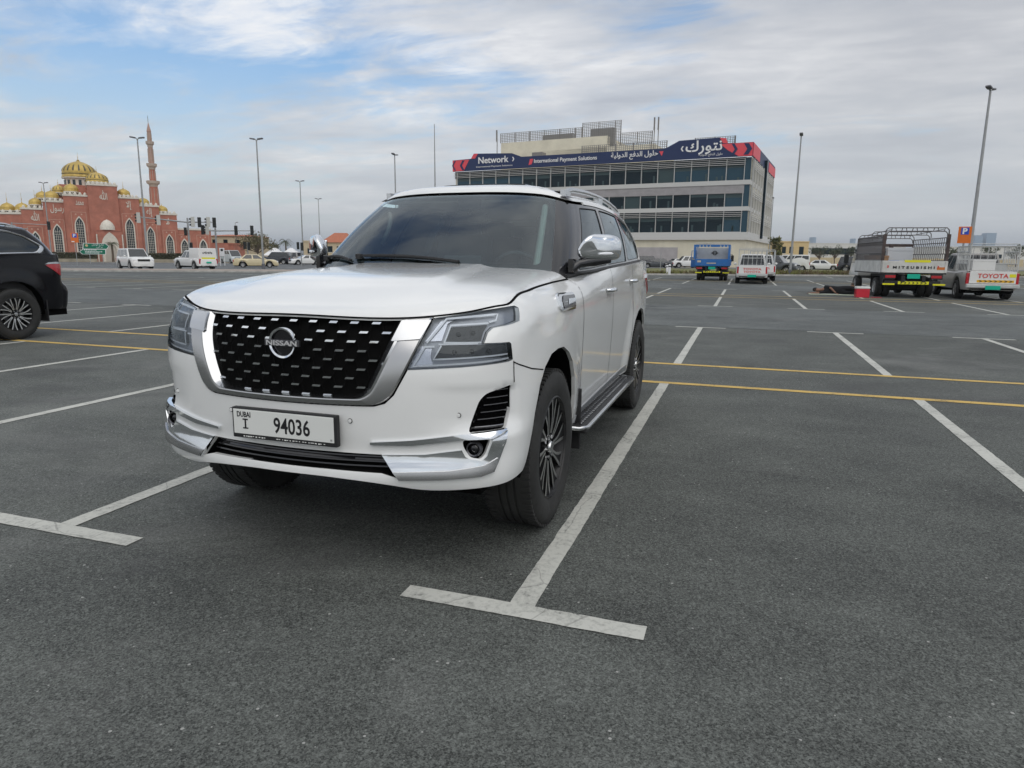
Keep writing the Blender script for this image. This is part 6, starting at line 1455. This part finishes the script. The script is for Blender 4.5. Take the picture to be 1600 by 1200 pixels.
# caged flatbed truck
def truck(loc, label, body_m, board_m, rack_m, kind, Wb=2.26, Lb=4.2):
    t = empty('flatbed_truck', loc, 0, label, 'truck', 'flatbed trucks'); hw = Wb/2     # origin under the middle of the tailboard
    mb = MB(); mb.b2((-hw, 0, .92), (hw, Lb, 1.0)); mb.build('load_bed', M_matblk, t)
    mb = MB(); mb.b2((-hw, -.03, .97), (hw, .02, 1.42)); [mb.b2((-hw+.02+k*(Wb-.1)/2, -.05, .98), (-hw+.08+k*(Wb-.1)/2, -.031, 1.41)) for k in (0, 2)]; tb = mb.build('tailboard', board_m, t, bevel=.006)
    for sx in (-1, 1): mb = MB(); mb.b2((sx*hw-.025, .05, .97), (sx*hw+.025, Lb, 1.42)); [mb.b2((sx*(hw+.026)-.004, .05+k*1.02, .99), (sx*(hw+.026)+.012, .12+k*1.02, 1.40)) for k in range(5)]; mb.build('sideboard', board_m, t)
    mb = MB(); mb.b2((-.42, -.1, .62), (-.30, Lb+1.8, .86)); mb.b2((.30, -.1, .62), (.42, Lb+1.8, .86)); mb.b2((-.95, -.05, .55), (.95, .08, .66)); mb.b2((-.9, .5, .5), (-.5, 1.0, .9)); mb.lathe([(0, -.5), (.18, -.5), (.18, .5), (0, .5)], 12, axis='X', c=(.0, 1.25, .42)); mb.build('chassis', M_matblk, t)
    mb = MB(); mb.b2((-1.02, -.02, .72), (-.62, .06, .92)); mb.b2((.62, -.02, .72), (1.02, .06, .92)); mb.build('lamp_bracket', M_matblk, t)
    for sx in (-1, 1): mb = MB(); mb.b2((sx*.62, -.05, .77), (sx*.98, -.022, .87)); mb.build('tail_lamp', M_red, t)
    mb = MB(); mb.b2((-.22, -.09, .75), (.22, -.06, .92)); mb.build('number_plate', M_pgreen, t)
    mb = MB(); mb.b2((-.52, -.08, .53), (.55, -.052, .64)); sp_ = mb.build('reflective_strip', M_yel, t)
    mb = MB(); [mb.prism([(-.46+.14*k, .545), (-.40+.14*k, .585), (-.46+.14*k, .625), (-.42+.14*k, .625), (-.36+.14*k, .585), (-.42+.14*k, .545)], -.088, -.082, axis='Y') for k in range(7)]; mb.build('chevrons', M_sig, sp_, fixn=False)
    for x in (-1.05, .70): mb = MB(); mb.b2((x, -.06, .50), (x+.42, -.03, .56)); mb.build('side_reflector', M_yel, t)
    for sx in (-1, 1):
        vwheel(t, sx*(hw-.22), 1.25, .38, .24); vwheel(t, sx*(hw-.50), 1.25, .38, .24); vwheel(t, sx*(hw-.28), 4.75, .38, .24)
        mb = MB(); mb.b2((sx*(hw-.62), 1.72, .2), (sx*(hw-.08), 1.74, .8)); mb.build('mud_flap', M_matblk, t)
    # cab
    mb = MB(); frustum(mb, Lb+.15, Lb+1.85, Lb+.18, Lb+1.35, .75, 2.12, .97, .88); cb = mb.build('cab', body_m, t, bevel=.06, smooth=40)
    mb = MB(); mb.b2((-.55, Lb+.125, 1.5), (.1, Lb+.145, 1.95)); mb.build('rear_window', M_cglass, cb)
    for sx in (-1, 1):
        mb = MB(); mb.add([(sx*.962, Lb+.55, 1.32), (sx*.945, Lb+1.5, 1.32), (sx*.915, Lb+1.28, 1.92), (sx*.915, Lb+.6, 1.92)], [(0, 1, 2, 3)]); mb.build('side_window', M_cglass, cb, fixn=False)
        mb = MB(); mb.tube([(sx*.9, Lb+1.5, 1.8), (sx*1.16, Lb+1.62, 1.75), (sx*1.16, Lb+1.62, 1.2)], .02, 6); mb.box((sx*1.18, Lb+1.58, 1.48), (.20, .08, .42)); mb.build('door_mirror', M_sig, cb, bevel=.02)
    mb = MB(); mb.quad((-.8, Lb+1.77, 1.3), (.8, Lb+1.77, 1.3), (.74, Lb+1.50, 2.0), (-.74, Lb+1.50, 2.0)); mb.build('windscreen', M_cglass, cb, fixn=False)
    return t, hw
tk, hw = truck((6.94, 27.6, 0), 'white flatbed truck with a dark scrollwork cage, parked beside the lying man', M_vwhite, mat('worn_white_paint', (.58, .58, .55), .5, var=.14, vscale=2.5), M_rackd, 0)
tk.rotation_euler = (0, 0, .085)
mb = MB()
for sx in (-1, 1): rack_side(mb, sx*(hw-.03), .08, 4.15, 1.43, 2.30 if sx > 0 else 2.36, 18 if sx > 0 else 24, .016 if sx > 0 else .023)
mb.tube([(-hw+.05, 4.15, 1.43), (-hw+.05, 4.15, 2.36)], .03, 6); mb.build('cage_side', M_rackg, tk, fixn=False)
mb = MB()
for x in (-hw+.02, hw-.03): mb.b2((x-.05, .02, 1.42), (x+.05, .12, 2.42))
mb.b2((-hw+.02, 4.1, 2.02), (hw-.02, 4.16, 2.14)); mb.b2((.15, 4.05, 1.0), (.30, 4.15, 2.1)); mb.build('cage_post', M_rackd, tk)
def hoop(mb, y, z0, z1, r=.022, inset=.1):
    for dz in (0, -.13):
        w_ = hw-.03+(dz*.3); mb.tube([(-w_, y, z0+dz), (-w_+.02, y, z1-.08+dz), (-w_+inset, y, z1+dz), (w_-inset, y, z1+dz), (w_-.02, y, z1-.08+dz), (w_, y, z0+dz)], r, 6)
    for k in range(11): x = -hw+.22+(2*hw-.44)*k/10; mb.tube([(x, y, z1-.13), (x+.03*(-1)**k, y, z1)], r*.7, 4)
mb = MB(); hoop(mb, .08, 2.3, 2.66); hoop(mb, 2.0, 2.35, 2.58, .018); hoop(mb, 4.1, 2.3, 2.50, .018); [mb.tube([(sx*(hw-.25), .08, 2.60), (sx*(hw-.25), 4.1, 2.48)], .014, 5) for sx in (-1, 1)]; mb.build('cage_hoops', M_rackg, tk, fixn=False)
mb = MB(); text_mb(mb, 'MITSUBISHI', .13, Matrix.Translation((-.02, -.035, 1.17))@Matrix.Rotation(R(90), 4, 'X'), depth=.003, fit=1.45, bold=.006, space=1.6); mb.build('tailboard_lettering', M_sig, tk, fixn=False)
mb = MB(); [mb.prism([(x, 1.18), (x+.035, 1.24), (x-.035, 1.24)], -.038, -.032, axis='Y') for x in (-.92, .82)]; [mb.prism([(x-.06, 1.15), (x, 1.15), (x+.02, 1.20), (x-.03, 1.20)], -.038, -.032, axis='Y') for x in (-.90, .84)]; mb.build('red_emblem', M_textred, tk, fixn=False)
mb = MB(); mb.b2((-.35, -.035, 1.36), (.55, .04, 1.45)); mb.build('top_reflector', M_yel, tk); mb = MB(); mb.b2((.78, -.036, 1.09), (1.05, -.031, 1.19)); mb.build('sticker', M_amber, tk)
crate((6.10, 30.6, 1.01), (.8, .6, .62), mat('cardboard', (.38, .23, .13), .85), 'cardboard_box', 'brown cardboard box on the bed of the caged truck', 'box', rz=.1)
crate((7.0, 30.9, 1.01), (.95, .5, .95), mat('pale_fridge', (.62, .64, .66), .4, coat=.3), 'fridge', 'pale white cabinet standing behind the cardboard box on the caged truck', 'cabinet')
crate((6.58, 29.6, 1.01), (.35, .3, .42), mat('blue_plastic', (.02, .14, .50), .5), 'plastic_tub', 'small blue tub in front of the cardboard box on the caged truck', 'tub')
# blue truck
M_tblue = mat('blue_truck_paint', (.012, .13, .40), .4, coat=.5, var=.1); M_tgrey = mat('grey_board', (.42, .45, .48), .6, var=.08)
tb_, hw = truck((-1.25, 45.2, 0), 'blue flatbed truck with high blue sides and a grey inner board, its door standing open', M_tblue, M_tblue, M_tblue, 1, 2.2, 3.3)
mb = MB()
for sx in (-1, 1): mb.b2((sx*hw-.12, .03, 1.42), (sx*hw+.0, .2, 2.35)); mb.b2((sx*hw-.05, .1, 1.42), (sx*hw+.0, 3.2, 2.35))
mb.b2((-hw, .05, 2.2), (hw, .16, 2.36)); mb.build('high_side', M_tblue, tb_)
mb = MB(); mb.b2((-hw+.08, .9, 1.0), (hw-.08, .95, 2.15)); gb = mb.build('inner_board', M_tgrey, tb_); mb = MB(); mb.lathe([(.10, -.01), (.15, -.01)], 16, axis='Y', c=(.1, .885, 1.82)); mb.b2((-.12, .875, 1.79), (.32, .89, 1.85)); mb.build('round_emblem', M_sig, gb, fixn=False)
mb = MB()
for k in range(9): x = -hw+.2+k*.22; mb.tube([(x, .05, 2.38), (x+.06, .05, 2.46), (x+.14, .05, 2.38)], .018, 5); mb.prism([(x, 2.22), (x+.12, 2.22), (x+.06, 2.33)], .035, .045, axis='Y') if k not in (4, 5) else None
mb.tube([(-hw+.1, .05, 2.47), (hw-.1, .05, 2.47)], .02, 6); mb.build('ornament', M_sigback, tb_, fixn=False)
mb = MB(); mb.b2((-.95, -.036, 1.2), (-.72, -.031, 1.32)); mb.b2((-.35, -.036, 1.12), (.25, -.031, 1.18)); mb.build('pale_sticker', M_vcream, tb_)
mb = MB(); mb.b2((-1.62, 3.55, .85), (-1.02, 3.62, 1.35)); mb.tube([(-1.60, 3.58, 1.35), (-1.58, 3.58, 1.98), (-1.05, 3.58, 1.98)], .03, 6); dr = mb.build('open_door', M_tblue, tb_, fixn=False)

# ---------------------------------------------------------------- cooler, mat, the man lying down
t = empty('cool_box', (5.18, 27.25, 0), R(6), 'red cool box with a white lid by the feet of the lying man', 'cool box'); M_redp = mat('red_plastic', (.52, .015, .035), .35, coat=.3)
mb = MB(); mb.b2((-.24, -.15, 0), (.24, .15, .34)); mb.build('body', M_redp, t, bevel=.02); mb = MB(); mb.b2((-.25, -.16, .345), (.25, .16, .41)); mb.build('lid', M_vwhite, t, bevel=.015); mb = MB(); mb.tube([(-.25, 0, .33), (-.27, 0, .42), (-.2, 0, .425), (.2, 0, .425), (.27, 0, .42), (.25, 0, .33)], .01, 5); mb.build('handle', M_vwhite, t)
t = empty('plastic_sheet', (5.55, 27.35, .004), 0, 'flat red plastic sheet under the tail of the caged truck, right of the cool box', 'sheet'); mb = MB(); mb.b2((-.02, -.1, 0), (.35, .2, .012)); mb.build('sheet_fold', M_redp, t, bevel=.004)
mt_ = empty('sleeping_mat', (4.35, 28.65, .004), R(-3), 'pale green mat on the asphalt under the lying man', 'mat'); mb = MB(); mb.b2((-.95, -.42, 0), (1.0, .35, .025)); mb.build('mat_sheet', mat('pale_mat', (.50, .54, .44), .85), mt_, bevel=.008); mb = MB(); mb.tube([(-.95, -.42, .03), (1.0, -.42, .03)], .018, 6); mb.build('mat_edge', mat('pale_mat', (.50, .54, .44), .85), mt_)
M_skin = mat('brown_skin', (.22, .115, .075), .55); M_cloth = mat('black_clothes', (.008, .008, .010), .85); M_hair = mat('black_hair', (.006, .005, .005), .7)
def skin_mesh(name, verts, edges, radii, m, parent, sub=2):
    me = bpy.data.meshes.new(name); me.from_pydata(verts, edges, []); o = bpy.data.objects.new(name, me); COL.objects.link(o); sk = o.modifiers.new('s', 'SKIN'); o.modifiers.new('u', 'SUBSURF').levels = sub
    for v, r_ in zip(me.skin_vertices[0].data, radii): v.radius = r_ if isinstance(r_, tuple) else (r_, r_)
    me.skin_vertices[0].data[0].use_root = True
    dg = bpy.context.evaluated_depsgraph_get(); m2 = bpy.data.meshes.new_from_object(o.evaluated_get(dg)); bpy.data.objects.remove(o); m2.name = name; m2.materials.clear(); m2.materials.append(m); m2.shade_smooth()
    o = bpy.data.objects.new(name, m2); COL.objects.link(o); o.parent = parent; return o
mn = empty('person', (4.35, 28.62, .03), R(-2), 'man in black clothes lying on a mat, head to the left, one arm stretched out', 'person')
# lying along x, head at -x; z up
V_ = [(.28, 0, .17), (.10, 0, .18), (-.12, 0, .20), (-.32, 0, .21), (-.46, -.01, .19), (-.55, -.02, .17), (-.64, -.03, .165), (-.72, -.04, .16),       # pelvis .. chest, neck, head
      (.40, -.02, .26), (.66, -.16, .28), (.98, -.02, .12), (1.08, -.05, .09),                   # upper leg, knee forward, ankle, toe
      (.40, 0, .11), (.72, -.10, .11), (1.02, .05, .07), (1.10, .0, .06),
      (-.38, -.06, .09), (-.60, -.20, .06), (-.84, -.26, .05), (-.93, -.27, .05),                # lower arm stretched past the head
      (-.36, -.02, .32), (-.16, -.16, .27), (-.02, -.28, .13), (.05, -.30, .07)]
Ed = [(0, 1), (1, 2), (2, 3), (3, 4), (4, 5), (5, 6), (6, 7), (0, 8), (8, 9), (9, 10), (10, 11), (0, 12), (12, 13), (13, 14), (14, 15), (3, 16), (16, 17), (17, 18), (18, 19), (3, 20), (20, 21), (21, 22), (22, 23)]
Rd = [.15, .13, .15, .15, .06, .06, .095, .085, .10, .068, .042, .035, .10, .065, .042, .035, .05, .042, .03, .028, .055, .045, .032, .03]
bd = skin_mesh('body', V_, Ed, Rd, M_skin, mn)
cv = list(range(0, 4))+[8, 9, 10, 12, 13, 14, 16, 17, 20, 21]; ix = {v: i for i, v in enumerate(cv)}
skin_mesh('clothes', [V_[i] for i in cv], [(ix[a], ix[b]) for a, b in Ed if a in ix and b in ix], [Rd[i]*1.13+.008 for i in cv], M_cloth, mn)
mb = MB(); mb.ball((-.72, .005, .185), (.105, .095, .085), 14, 10); mb.build('hair', M_hair, mn, smooth=80)
mb = MB(); mb.ball((-.70, -.125, .16), (.018, .026, .014), 8, 6); mb.ball((-.745, -.105, .185), (.012, .010, .009), 6, 5); mb.ball((-.745, -.105, .13), (.012, .010, .009), 6, 5); mb.ball((-.655, -.115, .155), (.010, .010, .024), 6, 5); mb.build('face', M_skin, mn, smooth=80)
for base, dirx, sx in (((-.94, -.27, .045), Vector((-1, -.15, 0)), 1), ((.055, -.305, .06), Vector((.75, -.5, -.2)), 1)):
    d = dirx.normalized(); sd_ = d.cross(Vector((0, 0, 1))).normalized(); vs = []; es = []; rs = []; b0 = Vector(base); vs.append(tuple(b0)); rs.append(.024)
    for k, (o_, L_) in enumerate(((-.030, .075), (-.010, .088), (.010, .083), (.030, .068))):
        q = b0+d*.03+sd_*o_; i = len(vs); vs += [tuple(q), tuple(q+d*L_*.6+Vector((0, 0, -.004))), tuple(q+d*L_+Vector((0, 0, -.016)))]; rs += [.010, .0085, .0075]; es += [(0, i), (i, i+1), (i+1, i+2)]
    q = b0+d*.005-sd_*.035; i = len(vs); vs += [tuple(q), tuple(q+d*.05-sd_*.02)]; rs += [.010, .008]; es += [(0, i), (i, i+1)]
    skin_mesh('hand', vs, es, rs, M_skin, mn, 1)
t = empty('cloth_bag', (5.05, 28.9, 0), 0, 'tan cloth bag behind the red cool box', 'bag'); mb = MB(); mb.lathe([(0, 0), (.12, .02), (.14, .12), (.12, .28), (.07, .40), (.04, .45), (.05, .50), (0, .50)], 14); mb.build('sack', mat('tan_cloth', (.22, .14, .10), .9, var=.2, bump=.4), t, smooth=60); mb = MB(); mb.lathe([(.045, .43), (.055, .45), (.045, .47)], 10); mb.build('tie', M_sig, t)

# ---------------------------------------------------------------- light desert haze
hm = bpy.data.materials.new('haze'); hm.use_nodes = True; ht = hm.node_tree; ht.nodes.clear()
ho = ht.nodes.new('ShaderNodeOutputMaterial'); hv = ht.nodes.new('ShaderNodeVolumePrincipled'); hv.inputs['Color'].default_value = (.78, .84, .92, 1); hv.inputs['Density'].default_value = .00022; hv.inputs['Anisotropy'].default_value = .2
ht.links.new(hv.outputs[0], ho.inputs['Volume'])
mb = MB(); mb.b2((-6100, -500, -1.2), (6100, 9100, 160)); hz_o = mb.build('haze', hm); hz_o['kind'] = 'stuff'
